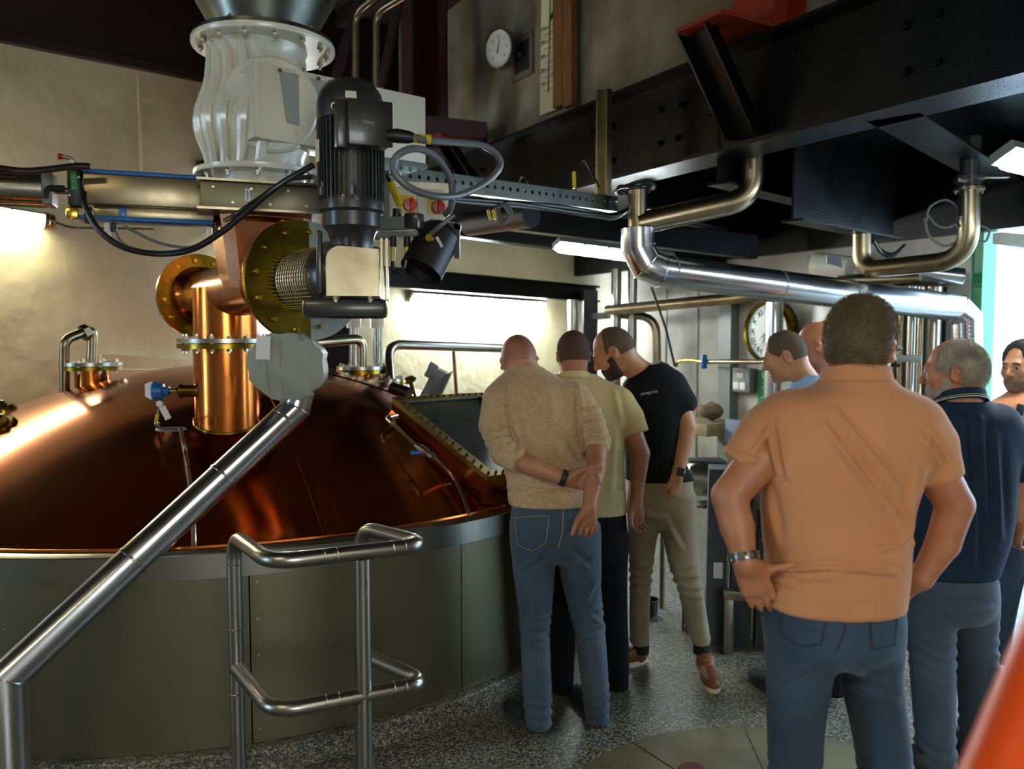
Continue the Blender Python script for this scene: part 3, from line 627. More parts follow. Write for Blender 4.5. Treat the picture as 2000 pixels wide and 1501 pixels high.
for s in (1, -1):
    for z in (1, -1): obj('tie_rod', G().tube([cy+nf*.055*s+Z1*.06*z, cy+nf*.055*s+Z1*.06*z+DA*.75], .006, 8), M['steel'], parent=ac)
obj('rod', G().tube([AC+DA*.1, cy], .014, 12), M['steel'], parent=ac)
ps = AC+DA*.735+nf*.06
obj('positioner', G().box(ps+Z1*.01, (.055, .07, .17), RA, .012), M['blackm'], parent=ac)
obj('green_plate', G().box(ps+nf*.0365+Z1*.03, (.022, .002, .075), RA), M['green'], parent=ac)
for z in (.045, -.03): bolt_at(ac, ps+nf*.036+Z1*z+DA*(.018 if z < 0 else -.018), nf, .004, .003, M['bolt'])
obj('yellow_block', G().box(ps+DA*.012-Z1*.1+nf*.01, (.045, .05, .045), RA, .003), M['brass_l'], parent=ac)
obj('black_connector', G().box(ps-DA*.045-Z1*.105+nf*.01, (.03, .04, .07), RA, .006), M['blackm'], parent=ac)
obj('air_fitting', G().tube(fil([ps+Z1*.10+DA*.0, ps+Z1*.125+DA*.01, ps+Z1*.13+DA*.05], .015), .008, 8), M['steel'], parent=ac)
obj('red_collar', G().tube([ps+Z1*.13+DA*.045, ps+Z1*.13+DA*.06], .012, 10), M['red'], parent=ac)
obj('black_elbow', G().tube(fil([ps+DA*.04+Z1*.0, ps+DA*.105+Z1*.0, ps+DA*.11-Z1*.045], .02), .014, 10), M['blackm'], parent=ac)
for s in (.62, .22):
    q = AC+DA*s+nf*.07-Z1*.17; obj('limit_switch', G().box(q, (.02, .02, .075), RA, .003), M['paper'], parent=ac); obj('switch_head', G().box(q-DA*.025+Z1*.02, (.025, .025, .04), RA, .005), M['blackm'], parent=ac)
text(ac, 'FESTO', cy+DA*.30+nf*.0655, Z1, -DA, .022, M['ink'])
# rotary valve
rv = thing('rotary_valve', 'cream white cast rotary valve with round flanges under the hopper', 'valve', FC+Z1*2.38)
obj('neck_ring', G().lathe([(.15, 2.37), (.19, 2.37), (.19, 2.425), (.15, 2.425)], FC, Z1, n=48), M['white'], parent=rv)
obj('lower_flange', G().lathe([(.12, 2.425), (.278, 2.425), (.282, 2.432), (.282, 2.448), (.12, 2.45)], FC, Z1, n=64), M['white'], parent=rv)
bolts(rv, FC+Z1*2.425, -Z1, .245, 12, .013, .016, M['bolt']); bolts(rv, FC+Z1*2.45, Z1, .245, 12, .011, .01, M['white'])
FT = FC+Vector((.03, .0, 0))
obj('upper_flange', G().lathe([(.1, 2.985), (.305, 2.985), (.309, 2.992), (.309, 3.008), (.1, 3.01)], FT, Z1, n=64), M['white'], parent=rv)
bolts(rv, FT+Z1*2.985, -Z1, .268, 14, .013, .016, M['bolt'], start=.1); bolts(rv, FT+Z1*3.03, Z1, .268, 14, .013, .012, M['bolt'], start=.1)
obj('body', G().lathe([(.19, 2.45), (.20, 2.50), (.235, 2.58), (.252, 2.66), (.245, 2.72), (.215, 2.79), (.195, 2.86), (.192, 2.93), (.215, 2.985)], FC, Z1, n=64), M['white'], parent=rv)
for k in range(6):   # cast ribs that swell and twist a little
    a = -3.1+k*.36; g = G(); pts = []
    for t in np.linspace(0, 1, 12):
        z = 2.452+t*.53; r = .21+.05*math.exp(-((t-.38)/.22)**2)-.012*t; aa_ = a+.16*math.sin(t*3)
        pts.append(FC+uvdir(aa_)*r+Z1*z)
    g.tube(pts, [.018+.012*math.sin(PI*t) for t in np.linspace(0, 1, 12)], 8); obj('cast_rib', g, M['white'], parent=rv)
dn = Vector((-.30, -.95, 0)).normalized()
obj('end_cover', G().lathe([(0, .215), (.19, .215), (.2, .205), (.2, .0)], FC+Vector((.06, 0, 2.70)), Vector((.25, -.97, 0)), n=56), M['white'], parent=rv)
bolts(rv, FC+Vector((.06, 0, 2.70))+Vector((.25, -.97, 0)).normalized()*.215, Vector((.25, -.97, 0)), .172, 8, .009, .008, M['white'])
g = G().tube([FC+uvdir(t)*.243+Z1*(2.70+.05*(t+2.9)) for t in np.linspace(-2.95, -2.35, 8)], .0035, 6); obj('red_seal', g, M['red'], parent=rv)
# white cover box
A0 = W(492, 118, 3.44); A1 = W(830, 187, 3.98); B0_ = W(495, 268, 3.44); dd = (A1-A0); dd.z = 0; dd.normalize(); nn = Vector((dd.y, -dd.x, 0))
ht = A0.z-B0_.z; Ln = (A1-A0).length
cb = thing('drive_cover', 'long white sheet metal drive cover box beside the rotary valve', 'cover', B0_)
c_ = A0+dd*Ln/2-Z1*ht/2-nn*.09
obj('cover_box', G().box(c_, (Ln, .19, ht), rot_to(Z1, dd), .004), M['panelw'], parent=cb)
c_ = A0+dd*.2-Z1*ht/2+nn*.02; 
obj('cover_plate', G().prism([A0+dd*.115-Z1*.02+nn*.006, A0+dd*.40-Z1*.025+nn*.006, A0+dd*.40-Z1*.25+nn*.006, A0+dd*.145-Z1*.23+nn*.006], nn*.003), M['pillow'], parent=cb)
obj('cover_strip', G().box(A0+dd*.008-Z1*ht/2+nn*.012, (.016, .02, ht), rot_to(Z1, dd)), M['panelw'], parent=cb)
for x in (.115, .29): bolt_at(cb, A0+dd*x-Z1*.02+nn*.01, nn, .009, .006, M['tarn'])
obj('bottom_tray', G().box(A0+dd*(Ln-.12)-Z1*(ht+.015)-nn*.1, (.24, .24, .02), rot_to(Z1, dd)), M['steel'], parent=cb)
# hopper cone
o = thing('hopper', 'large galvanised steel cone hopper at the top, feeding the white valve', 'hopper', FT+Z1*3.01)
obj('cone', G().lathe([(.205, 3.012), (.21, 3.04), (.75, 4.0), (.74, 4.0), (.2, 3.04)], FT, Z1, n=72), M['zinc'], parent=o)
obj('cone_flange', G().lathe([(.19, 3.011), (.300, 3.011), (.300, 3.028), (.19, 3.03)], FT, Z1, n=64), M['zinc'], parent=o)
obj('hopper_bin', G().lathe([(.75, 4.0), (.75, 4.6), (0, 4.6)], FT, Z1, n=72), M['zinc'], parent=o)
# ================================================================ gear motor
MC = PR+AX*.43; MC = Vector((MC.x, MC.y, 0)); gm_ = thing('gear_motor', 'dark grey upright gear motor with finned body in front of brass flange', 'motor', MC+Z1*1.9)
mr = .122; GZ = PR.z
obj('fan_cover', G().lathe([(0, 2.675), (.05, 2.672), (.09, 2.655), (.115, 2.62), (.124, 2.58), (.124, 2.52), (.118, 2.515)], MC, Z1, n=48), M['motor'], parent=gm_)
obj('paint_chip', G().lathe([(0.1265, 2.575), (.1258, 2.60)], MC, Z1, n=6, arc=.32, start=-PI/2+.05, xref=(1, 0, 0)), M['white'], parent=gm_)
obj('lifting_eye', G().tube([MC+Vector((-.03, -.128, 2.545))+Vector((math.cos(t)*.012, 0, math.sin(t)*.012)) for t in np.linspace(0, 2*PI, 12, endpoint=False)], .004, 6, closed=True), M['bolt'], parent=gm_)
obj('stator', G().lathe([(0, 2.52), (.108, 2.52), (.108, 2.22), (0, 2.22)], MC, Z1, n=40), M['motor'], parent=gm_)
for k in range(44):
    a = 2*PI*k/44; d = uvdir(a); obj('cooling_fin', G().box(MC+d*.113+Z1*(2.37), (.024, .004, .29), rot_to(Z1, d)), M['motor'], parent=gm_)
obj('end_shield', G().lathe([(0, 2.235), (.118, 2.235), (.12, 2.215), (.12, 2.19), (.108, 2.18), (.108, 2.13), (.09, 2.11), (.075, 2.06), (.075, 1.98), (0, 1.98)], MC, Z1, n=40), M['motor'], parent=gm_)
bolts(gm_, MC+Z1*2.235, Z1, .125, 6, .012, .03, M['motor'])
rt = rot_to(Z1, (.93, .36, 0)); tb = MC+Vector((.085, -.12, 2.475))
obj('terminal_box', G().box(tb, (.15, .09, .15), rt, .012), M['motor'], parent=gm_); obj('terminal_lid', G().box(tb+rt @ Vector((0, -.05, 0)), (.16, .012, .16), rt, .01), M['motor'], parent=gm_)
obj('terminal_side', G().box(tb+rt @ Vector((-.09, .02, .0)), (.05, .07, .17), rt, .008), M['motor'], parent=gm_)
obj('rating_plate', G().box(MC+Vector((-.112, -.06, 2.40)), (.003, .05, .08), rot_to(Z1, (-.9, -.45, 0))), M['panelw'], parent=gm_)
GX = AX; RG = rot_to(Z1, GX)
obj('gearbox', G().lathe([(0, .30), (.13, .30), (.14, .32), (.14, .36), (.12, .40), (.10, .42), (.10, .50), (0, .50)], PR, AX, n=40).box(PR+AX*.43-Z1*.0, (.14, .2, .22), RG, .02), M['motor'], parent=gm_)
obj('gearbox_neck', G().box(MC+Z1*2.05, (.13, .13, .12), RG, .02), M['motor'], parent=gm_)
wg = G()
for k in range(13): 
    s = .03+k*.021; wg.tube([PR+AX*s+(Z1*math.cos(t)+h*math.sin(t))*.124 for t in np.linspace(0, 2*PI, 36, endpoint=False)], .0028, 4, closed=True)
for k in range(48):
    t = 2*PI*k/48; v = (Z1*math.cos(t)+h*math.sin(t))*.126; wg.tube([PR+AX*.02+v, PR+AX*.30+v], .0026, 4)
o = obj('wire_guard', wg, M['steel'], parent=gm_, weld=False)
obj('guard_core', G().lathe([(0, .02), (.105, .02), (.105, .30)], PR, AX, n=40), M['brass'], parent=gm_)
# steel hood over the shaft end
hc = W(690, 530, 2.93); RH = rot_to(Z1, (.99, .13, 0))
g = G(); w_, h_ = .185, .175; pr = []
for t in np.linspace(PI, PI/2, 7): pr.append((-w_/2+.05+.05*math.cos(t), h_/2-.05+.05*math.sin(t)))
pr += [(w_/2, h_/2-.01), (w_/2, -h_/2), (-w_/2, -h_/2)]
g.prism([hc+RH @ Vector((x, -.03, z)) for x, z in pr], RH @ Vector((0, .14, 0))); obj('shaft_hood', g, M['tarn'], parent=gm_)
for x in (.102, .12): obj('hood_plate', G().box(hc+RH @ Vector((x, .0, .005)), (.008, .17, .21), RH), M['tarn'], parent=gm_)
obj('hood_bar', G().box(hc+RH @ Vector((-.115, -.01, .03)), (.016, .06, .22), RH, .003), M['motor'], parent=gm_)
obj('torque_arm', G().box(hc+RH @ Vector((-.03, .06, -.13)), (.30, .16, .07), RH, .02), M['motor'], parent=gm_)
for x in (-.06, .06): bolt_at(gm_, hc+RH @ Vector((x, -.02, -.088)), (0, 0, -1), .012, .012, M['bolt'])
# insulation jacket and inclined pipe
pc = W(564, 714, 3.42); ij = thing('insulation_jacket', 'pale grey quilted insulation jacket hanging under the brass flange', 'jacket', pc-Z1*.14)
bm = bmesh.new(); bmesh.ops.create_cube(bm, size=1); bmesh.ops.subdivide_edges(bm, edges=bm.edges[:], cuts=9, use_grid_fill=True)
Rp = Matrix.Rotation(.12, 3, 'Z'); vv = []
for v in bm.verts:
    x, y, z = v.co*2
    k = abs(x)+abs(z); ch = min(1., 1.45/k if k > 0 else 1.); sx = ch*(1-(.12*max(0, -z) if x < 0 else .0)); bul = 1-.25*(x*x+z*z)/2
    q = Vector((x*.150*sx, y*.11*bul, z*.135*ch))
    q += Vector((.004*math.sin(9*z+3*x), .005*math.sin(7*x+5*z), .003*math.sin(11*x))); vv.append(pc+Rp @ q)
g = G().add(vv, [[v.index for v in f.verts] for f in bm.faces]); bm.free(); pj = obj('quilted_cover', g, M['pillow'], parent=ij, ang=50)
for x0 in (-.075, -.018): obj('seam', G().tube([pc+Rp @ Vector((x0, -.107, .115)), pc+Rp @ Vector((x0+.002, -.112, 0)), pc+Rp @ Vector((x0+.012, -.1, -.115))], .0022, 6), M['lampb'], parent=ij)
obj('label_card', G().box(pc+Rp @ Vector((-.083, -.111, .078)), (.055, .003, .095), Rp @ Matrix.Rotation(.06, 3, 'Y')), M['paper'], parent=ij)
for x0, z0 in ((.01, .118), (-.01, -.125), (.085, -.11), (.06, .118)): obj('gathered_fold', G().lathe([(0, .012), (.014, .01), (.024, 0), (.018, -.01)], pc+Rp @ Vector((x0, -.085, z0)), (0, -1, .3), n=9), M['lampb'], parent=ij)
P0 = W(586, 762, 3.50); P1 = W(578, 797, 3.50); P2 = W(14, 1322, 2.74); P3 = Vector((P2.x, P2.y, 0)); ip = thing('inclined_pipe', 'polished steel pipe sloping from the grey jacket down to the lower left', 'pipe', P3)
dq = (P2-P1).normalized(); pr_ = .062
def miter(pts, r, n=32):
    """pipe with true mitred joints; returns G"""
    pts = [Vector(p) for p in pts]; g = G(); rings = []; d0 = (pts[1]-pts[0]).normalized(); up = d0.orthogonal().normalized()
    for i, p in enumerate(pts):
        if i == 0: nrm = d0; d = d0
        elif i == len(pts)-1: d = (pts[i]-pts[i-1]).normalized(); nrm = d
        else:
            d = (pts[i]-pts[i-1]).normalized(); e = (pts[i+1]-pts[i]).normalized(); nrm = (d+e).normalized()
        up = (up-d*up.dot(d)).normalized(); w = d.cross(up); R_ = []
        for k in range(n):
            v = (up*math.cos(2*PI*k/n)+w*math.sin(2*PI*k/n))*r; t = -v.dot(nrm)/d.dot(nrm); R_.append(p+v+d*t)
        rings.append(R_)
    g.v = [q for R_ in rings for q in R_]; m = len(pts)
    for i in range(m-1):
        for k in range(n): g.f.append([i*n+k, i*n+(k+1) % n, (i+1)*n+(k+1) % n, (i+1)*n+k])
    g.f += [list(range(n))[::-1], [(m-1)*n+k for k in range(n)]]
    return g, rings
g, rings = miter([P0, P1, P2, P3], pr_); obj('pipe', g, M['shine'], parent=ip, ang=30)
for R_ in rings[1:3]: obj('mitre_bead', G().tube([q+(q-sum(R_, Vector())/len(R_))*.02 for q in R_], .003, 6, closed=True), M['shine'], parent=ip)
for s in (.055, .30, .62):
    c = P1+(P2-P1)*s; obj('joint_ring', G().lathe([(pr_, -.006), (pr_+.003, -.005), (pr_+.003, .005), (pr_, .006)], c, dq, n=40), M['shine'], parent=ip)
# ================================================================ guard rail
rg = thing('guard_rail', 'U-shaped polished steel tube guard rail in front of the mash tun', 'railing', Vector((-.9, 2.7, 0)))
ZR = 1.065; rr_ = .0245
bl = Wz(456, 1045, ZR); fl = Wz(528, 1098, ZR); frt = Wz(835, 1063, ZR); br_ = Wz(703, 1028, ZR)
ZL = .615; bl2 = Vector((bl.x, bl.y, ZL)); fl2 = Vector((fl.x, fl.y, ZL)); fr2 = Vector((frt.x, frt.y, ZL)); br2 = Vector((br_.x, br_.y, ZL))
top = fil([Vector((bl.x, bl.y, 0)), bl, fl, frt, br_, Vector((br_.x, br_.y, 0))], .09, 10)
obj('top_rail', G().tube(top, rr_, 24), M['steel'], parent=rg)
obj('lower_rail', G().tube(fil([bl2, fl2, fr2, br2], .09, 10), rr_, 24), M['steel'], parent=rg)
fp = fl+(frt-fl)*.565; obj('front_post', G().tube([Vector((fp.x, fp.y, 0)), fp-Z1*.02], rr_, 24), M['steel'], parent=rg)
for (x, y, z, ax_) in [(bl.x, bl.y, .97, Z1), (bl.x, bl.y, .75, Z1), (bl.x, bl.y, .53, Z1)]+[tuple(fl+(frt-fl)*s)+(frt-fl,) for s in (.32, .4, .76, .84)]+[tuple(fl2+(fr2-fl2)*s)+(frt-fl,) for s in (.32, .4, .76, .84)]:
    obj('weld_ring', G().lathe([(rr_, -.002), (rr_+.0012, 0), (rr_, .002)], Vector((x, y, z)), ax_, n=28), M['tarn'], parent=rg)
# ================================================================ lamps
def lamp(name, label, a, b, r, m, dn, body=M['lampb']):
    """tube fitting from a to b; dn = direction the diffuser faces"""
    a = Vector(a); b = Vector(b); d = (b-a).normalized(); dn = Vector(dn); dn = (dn-d*dn.dot(d)).normalized(); s = d.cross(dn)
    t = thing(name, label, 'lamp', (a+b)/2); L_ = (b-a).length
    def sec(pts): return [s*x+dn*y for x, y in pts]
    dif = [(r*math.cos(q), .2*r+r*.8*math.sin(q)) for q in np.linspace(0, PI, 12)]
    A = []; g = G()
    ends = [(0, .3), (.01, .75), (.04, .97), (.07, 1), (L_-.07, 1), (L_-.04, .97), (L_-.01, .75), (L_, .3)]
    n = len(dif)
    for (u, k) in ends: A += [a+d*u+(v-dn*.2*r)*k+dn*.2*r for v in sec(dif)]
    g.v = A; g.f = [[i*n+k, i*n+k+1, (i+1)*n+k+1, (i+1)*n+k] for i in range(len(ends)-1) for k in range(n-1)]+[list(range(n)), [(len(ends)-1)*n+k for k in range(n)][::-1]]
    obj('diffuser', g, m, parent=t)
    bd = [(-r*1.02, .2*r), (-r*.9, -.5*r), (r*.9, -.5*r), (r*1.02, .2*r)]
    g = G().frustum([a+v for v in sec(bd)], [b+v for v in sec(bd)]); obj('lamp_body', g, body, parent=t)
    for k in range(1, 5): p = a+d*L_*k/5; obj('clip', G().box(p+s*r*1.0+dn*.15*r, (.02, .012, .03), rot_to(dn, d)), body, parent=t); obj('clip', G().box(p-s*r*1.0+dn*.15*r, (.02, .012, .03), rot_to(dn, d)), body, parent=t)
    return t
a = RP(-330, 366, LW0+LWn*.09, LWn); b = RP(96, 432, LW0+LWn*.09, LWn)
wl_ = lamp('wall_lamp', 'glowing warm tube lamp on the left plaster wall above the dome', a, b, .06, M['lampw'], LWn*.8-Z1*.6)
d = (b-a).normalized(); obj('end_collar', G().lathe([(.0, -.02), (.07, -.02), (.07, .01), (.062, .02), (.062, .05), (.05, .06), (0, .06)], b-d*.02, d, n=24), M['tarn'], parent=wl_)
q = b+d*.05; cw = [q, q+d*.12-Z1*.02, RP(175, 445, LW0+LWn*.03, LWn), RP(300, 447, LW0+LWn*.03, LWn)]
o = obj('lamp_cable', G().tube(cat_rom(cw), .007, 8), M['cable']); tag(o, 'thin black cable leaving the end of the left wall lamp', 'cable')
q = LW0-LWd*3.4+LWn*.1; lamp('wall_lamp', 'tube lamp on the left wall outside the view', q+LWd*.75+Z1*2.3, q-LWd*.75+Z1*2.3, .06, M['lampd'], LWn)
a = RP(455, 585, LW0+LWn*.09, LWn); b = RP(590, 598, LW0+LWn*.09, LWn); lamp('wall_lamp', 'unseen tube lamp added behind the copper cross pipe to brighten the wall', a, b, .06, M['lampb2'], LWn)  # added lamp, out of sight, brightens the left wall
a = RP(803, 580, LW0+LWn*.10, LWn); b = RP(1062, 598, LW0+LWn*.10, LWn)
lamp('wall_lamp', 'long glowing tube lamp on the brightly lit back wall under the low beam', a, b, .065, M['lampb2'], LWn*.75-Z1*.65)
a = W(1086, 476, 6.3); b = W(1310, 505, 6.8); lamp('ceiling_lamp', 'glowing tube lamp under the deck left of the polished pipe elbow', a, b, .062, M['lampc'], (-.15, -.5, -.85))
a = W(1958, 300, 3.55); b = W(2330, 390, 4.0); lamp('ceiling_lamp', 'glowing tube lamp cut by the right picture edge', a, b, .062, M['lampc'], (-.1, -.5, -.85))
# ================================================================ cable tray, cables
tr = thing('cable_tray', 'perforated steel cable tray full of cables hanging beside the black beam', 'tray', W(980, 380, 4.7))
ta = W(690, 350, 3.85); tb_ = W(1206, 413, 5.1); td = (tb_-ta).normalized(); tn = Vector((td.y, -td.x, 0)).normalized()
if tn.y > 0: tn = -tn
Lt = (tb_-ta).length; RT = rot_to(Z1, td)
obj('tray_floor', G().prism([ta, tb_, tb_-tn*.14, ta-tn*.14], Z1*.003), M['zinc'], parent=tr)
g = G(); nsl = 34
for k in range(nsl):   # slotted side wall: strips between holes
    u = Lt*k/nsl; w_ = Lt/nsl
    g.box(ta+td*(u+w_*.33)+Z1*.045, (w_*.66, .003, .09), rot_to(Z1, td)); g.box(ta+td*(u+w_*.83)+Z1*.075, (w_*.34, .003, .03), rot_to(Z1, td)); g.box(ta+td*(u+w_*.83)+Z1*.02, (w_*.34, .003, .04), rot_to(Z1, td))
obj('tray_side', g, M['zinc'], parent=tr)
for k, (dy, dz_, r, m) in enumerate([(.03, .02, .012, 'cable'), (.06, .018, .010, 'cableg'), (.085, .03, .014, 'cable'), (.11, .02, .010, 'cableg'), (.05, .05, .009, 'cable')]):
    pts = [ta+td*Lt*t-tn*(dy+.006*math.sin(9*t+k))+Z1*(dz_+.004*math.sin(13*t+2*k)) for t in np.linspace(0, 1, 16)]
    obj('tray_cable', G().tube(pts, r, 8), M[m], parent=tr)
for k, (z, m, r) in enumerate(((-.02, 'cable', .013), (-.045, 'cableg', .010), (-.035, 'cable', .012))):
    o1 = [ta+td*Lt*t+tn*(.012+.01*k)+Z1*(z+.006*math.sin(11*t+k)) for t in np.linspace(0, .97, 16)]
    o1 += [tb_+tn*.02+td*.08+Z1*.02, tb_+td*.16+Z1*.10, W(1262, 372, 5.3)]
    obj('hanging_cable', G().tube(cat_rom(o1, 3), r, 8), M[m], parent=tr)
hp = W(1182, 280, 5.15); o = obj('tray_hanger', G().box(W(1182, 282, 5.2), (.085, .04, .66), rot_to(Z1, Bd)).box(W(1174, 282, 5.2), (.02, .07, .66), rot_to(Z1, Bd)), M['tarn']); tag(o, 'upright steel channel clamped to the black beam carrying the cable tray', 'post')
g = G()
for k in range(5):
    c = W(1235, 372, 5.25); g.tube([c+Vector((.10*math.cos(t)+.01*k, .1*math.sin(t), .012*math.sin(2*t+k)+.008*k)) for t in np.linspace(0, 2*PI, 20, endpoint=False)], .011, 8, closed=True)
o = obj('cable_coil', g, M['cable']); tag(o, 'loose coil of dark cables at the end of the cable tray', 'cable')
def cable(label, P, r=.011, m='cable', n=6, sleeves=(), cat='cable'):
    o = obj('power_cable', G().tube(cat_rom(px(P), n), r, 10), M[m]); tag(o, label, cat); return o
o = cable('black cable looping from the motor terminal box in a wide arc to the right', [(757, 265, 2.98), (790, 266, 2.99), (838, 274, 3.0), (900, 279, 3.15), (950, 287, 3.25), (978, 318, 3.3), (950, 355, 3.25), (900, 380, 3.15), (850, 383, 3.05), (800, 366, 3.0), (770, 335, 2.98), (775, 305, 2.97), (810, 290, 3.0), (850, 305, 3.1), (880, 350, 3.2), (882, 400, 3.2), (870, 418, 3.25)], .0135, 'cableg')
obj('cable_gland', G().tube(px([(755, 265, 2.98), (775, 265, 2.985), (800, 268, 2.99), (812, 270, 2.99)]), [.02, .026, .022, .014], 14), M['blackm'], parent=o); obj('yellow_sleeve', G().tube(px([(808, 270, 2.99), (842, 273, 3.0)]), .017, 10), M['yellow'], parent=o)
cable('long black cable sagging from the actuator elbow up to the motor', [(163, 375, 3.34), (166, 400, 3.32), (190, 445, 3.3), (235, 480, 3.3), (300, 495, 3.3), (370, 488, 3.25), (430, 455, 3.25), (480, 415, 3.25), (540, 365, 3.25), (612, 322, 3.3)], .0125)
cable('thin braided cable hanging in a shallow curve under the actuator', [(243, 442, 3.3), (262, 452, 3.3), (310, 474, 3.3), (360, 483, 3.27), (395, 478, 3.25)], .006, 'cableg')
cable('thin grey cable drooping from the actuator limit switch', [(226, 450, 3.3), (232, 466, 3.3), (250, 483, 3.3), (262, 487, 3.3)], .005, 'cableg')
cable('black air hose resting on top of the grey air cylinder', [(-60, 325, 3.1), (0, 329, 3.2), (50, 334, 3.25), (100, 330, 3.28), (150, 324, 3.3), (176, 325, 3.32)], .013)
cable('second black cable beside the motor running to the slide gate', [(612, 345, 3.35), (560, 352, 3.4), (500, 392, 3.3), (462, 418, 3.28), (440, 430, 3.4)], .010)
# isolator switches and bracketry behind the motor
iso = thing('switch_panel', 'steel mounting plate with bolts carrying the isolator switches', 'panel', W(800, 430, 3.9))
R0 = rot_to(Z1, (.96, .28, 0))
obj('mount_plate', G().box(W(744, 400, 3.62), (.075, .006, .30), R0), M['motor'], parent=iso)
for y in (373, 419): bolt_at(iso, W(744, y, 3.60), (0.2, -1, 0), .008, .006, M['bolt'])
obj('rear_plate', G().box(W(815, 408, 3.75), (.30, .006, .24), R0), M['steel'], parent=iso)
for (x, y, Y, lab) in ((787, 398, 3.66, 'red and yellow isolator switch nearer the motor'), (842, 402, 3.72, 'red and yellow isolator switch farther right from the motor')):
    c = W(x, y, Y); t = thing('isolator_switch', lab, 'switch', c-Z1*.07, 'isolator switches behind the motor'); nrm = R0 @ Vector((0, -1, 0))
    obj('switch_box', G().box(c-nrm*.03, (.125, .06, .15), R0, .006), M['panelw'], parent=t)
    k = c+R0 @ Vector((.02, 0, -.0))+nrm*.002
    obj('yellow_plate', G().box(k, (.07, .004, .075), R0, .001), M['yellow'], parent=t)
    obj('red_knob', G().lathe([(0, .03), (.028, .028), (.032, 0), (0, 0)], k+R0 @ Vector((.01, 0, -.005)), nrm, n=24), M['red'], parent=t)
    obj('knob_grip', G().box(k+nrm*.035+R0 @ Vector((.012, 0, -.005)), (.014, .02, .055), R0, .004), M['red'], parent=t)
sa = thing('sensor_bracket', 'grey arm holding two black sensors with yellow sleeved leads', 'bracket', W(770, 440, 3.3))
obj('arm', G().box(W(766, 437, 3.3), (.20, .06, .05), rot_to(Z1, (.97, -.2, .12)), .004), M['lampb'], parent=sa); obj('arm_bar', G().box(W(770, 457, 3.3), (.20, .03, .022), rot_to(Z1, (.97, -.2, .12)), .004), M['lampb'], parent=sa)
obj('end_block', G().box(W(809, 432, 3.27), (.06, .06, .06), rot_to(Z1, (.9, -.3, 0)), .004), M['motor'], parent=sa)
for x, y0, y1 in ((768, 455, 482), (795, 452, 482)):
    obj('sensor_body', G().tube(px([(x, y0, 3.3), (x, y1, 3.3)]), .014, 14), M['blackm'], parent=sa); obj('yellow_sleeve', G().tube(px([(x, y1, 3.3), (x-1 if x < 780 else x-3, y1+28, 3.3)]), .0095, 10), M['yellow'], parent=sa)
obj('lead_loop', G().tube(cat_rom(px([(767, 508, 3.3), (768, 528, 3.3), (778, 529, 3.3), (790, 522, 3.3), (793, 508, 3.3)])), .008, 8), M['cable'], parent=sa)
obj('plug', G().tube(px([(775, 424, 3.28), (776, 408, 3.28)]), .018, 14), M['blackm'], parent=sa); obj('yellow_sleeve', G().tube(px([(781, 402, 3.28), (763, 358, 3.3)]), [.012, .017], 12), M['yellow'], parent=sa)
obj('sensor_lead', G().tube(cat_rom(px([(763, 358, 3.3), (752, 340, 3.35), (735, 332, 3.5)])), .008, 8), M['cable'], parent=sa)
# black cylindrical lamp in its yoke
sl_ = thing('spot_lamp', 'black cylindrical lamp housing tilted in a square yoke behind the motor', 'lamp', W(842, 495, 3.35))
u0 = W(862, 452, 3.38); u1 = W(822, 530, 3.30); ax_ = (u1-u0).normalized()
obj('lamp_can', G().lathe([(0, -.03), (.04, -.028), (.07, -.005), (.088, .02), (.088, (u1-u0).length), (.08, (u1-u0).length), (.078, (u1-u0).length-.04), (0, (u1-u0).length-.04)], u0, ax_, n=40), M['blackm'], parent=sl_)
for p, q in (((848, 436, 3.36), (893, 444, 3.36)), ((893, 444, 3.36), (893, 497, 3.36))):
    a, b = W(*p), W(*q); obj('yoke_bar', G().box((a+b)/2, ((b-a).length+.03, .05, .022), rot_to(Vector((0, -1, 0)).cross(b-a), b-a)), M['blackm'], parent=sl_)
obj('side_bolt', G().lathe([(0, .03), (.014, .03), (.018, .01), (.018, 0)], W(839, 467, 3.25), (0, -1, .1), n=12), M['brass_l'], parent=sl_)
obj('label_strip', G().box(W(858, 472, 3.265), (.012, .002, .045), Matrix.Rotation(-.5, 3, 'Y')), M['panelw'], parent=sl_)
obj('lever', G().tube(cat_rom(px([(835, 462, 3.25), (855, 445, 3.22), (880, 425, 3.22), (888, 420, 3.22)])), .009, 8), M['cableg'], parent=sl_)
g = G().tube(px([(967, 408, 4.4), (985, 400, 4.4), (998, 420, 4.4), (985, 435, 4.4), (972, 425, 4.4)]), .012, 8, closed=True); g.tube(px([(972, 400, 4.42), (990, 396, 4.42), (1000, 415, 4.42), (988, 430, 4.42), (976, 420, 4.42)]), .010, 8, closed=True)
o = obj('cable_loop', g, M['cableg']); tag(o, 'small grey cable loop with yellow ends under the tray', 'cable')
for y0 in (402, 412): obj('yellow_sleeve', G().tube(px([(953+y0-402, 410, 4.38), (958+y0-402, 428, 4.38)]), .009, 8), M['yellow'], parent=o)
o = cable('thin lead with yellow sleeves hanging against the black beam near the hanger', [(1125, 375, 5.0), (1122, 335, 5.0), (1138, 312, 5.1), (1152, 330, 5.1), (1170, 365, 5.0)], .006)
obj('yellow_sleeve', G().tube(px([(1121, 335, 4.98), (1122, 368, 4.98)]), .011, 8), M['yellow'], parent=o)
o = cable('tiny looped lead with a yellow end on the black beam', [(1024, 372, 4.7), (1015, 355, 4.7), (1020, 344, 4.7), (1030, 355, 4.7), (1028, 372, 4.7)], .006)
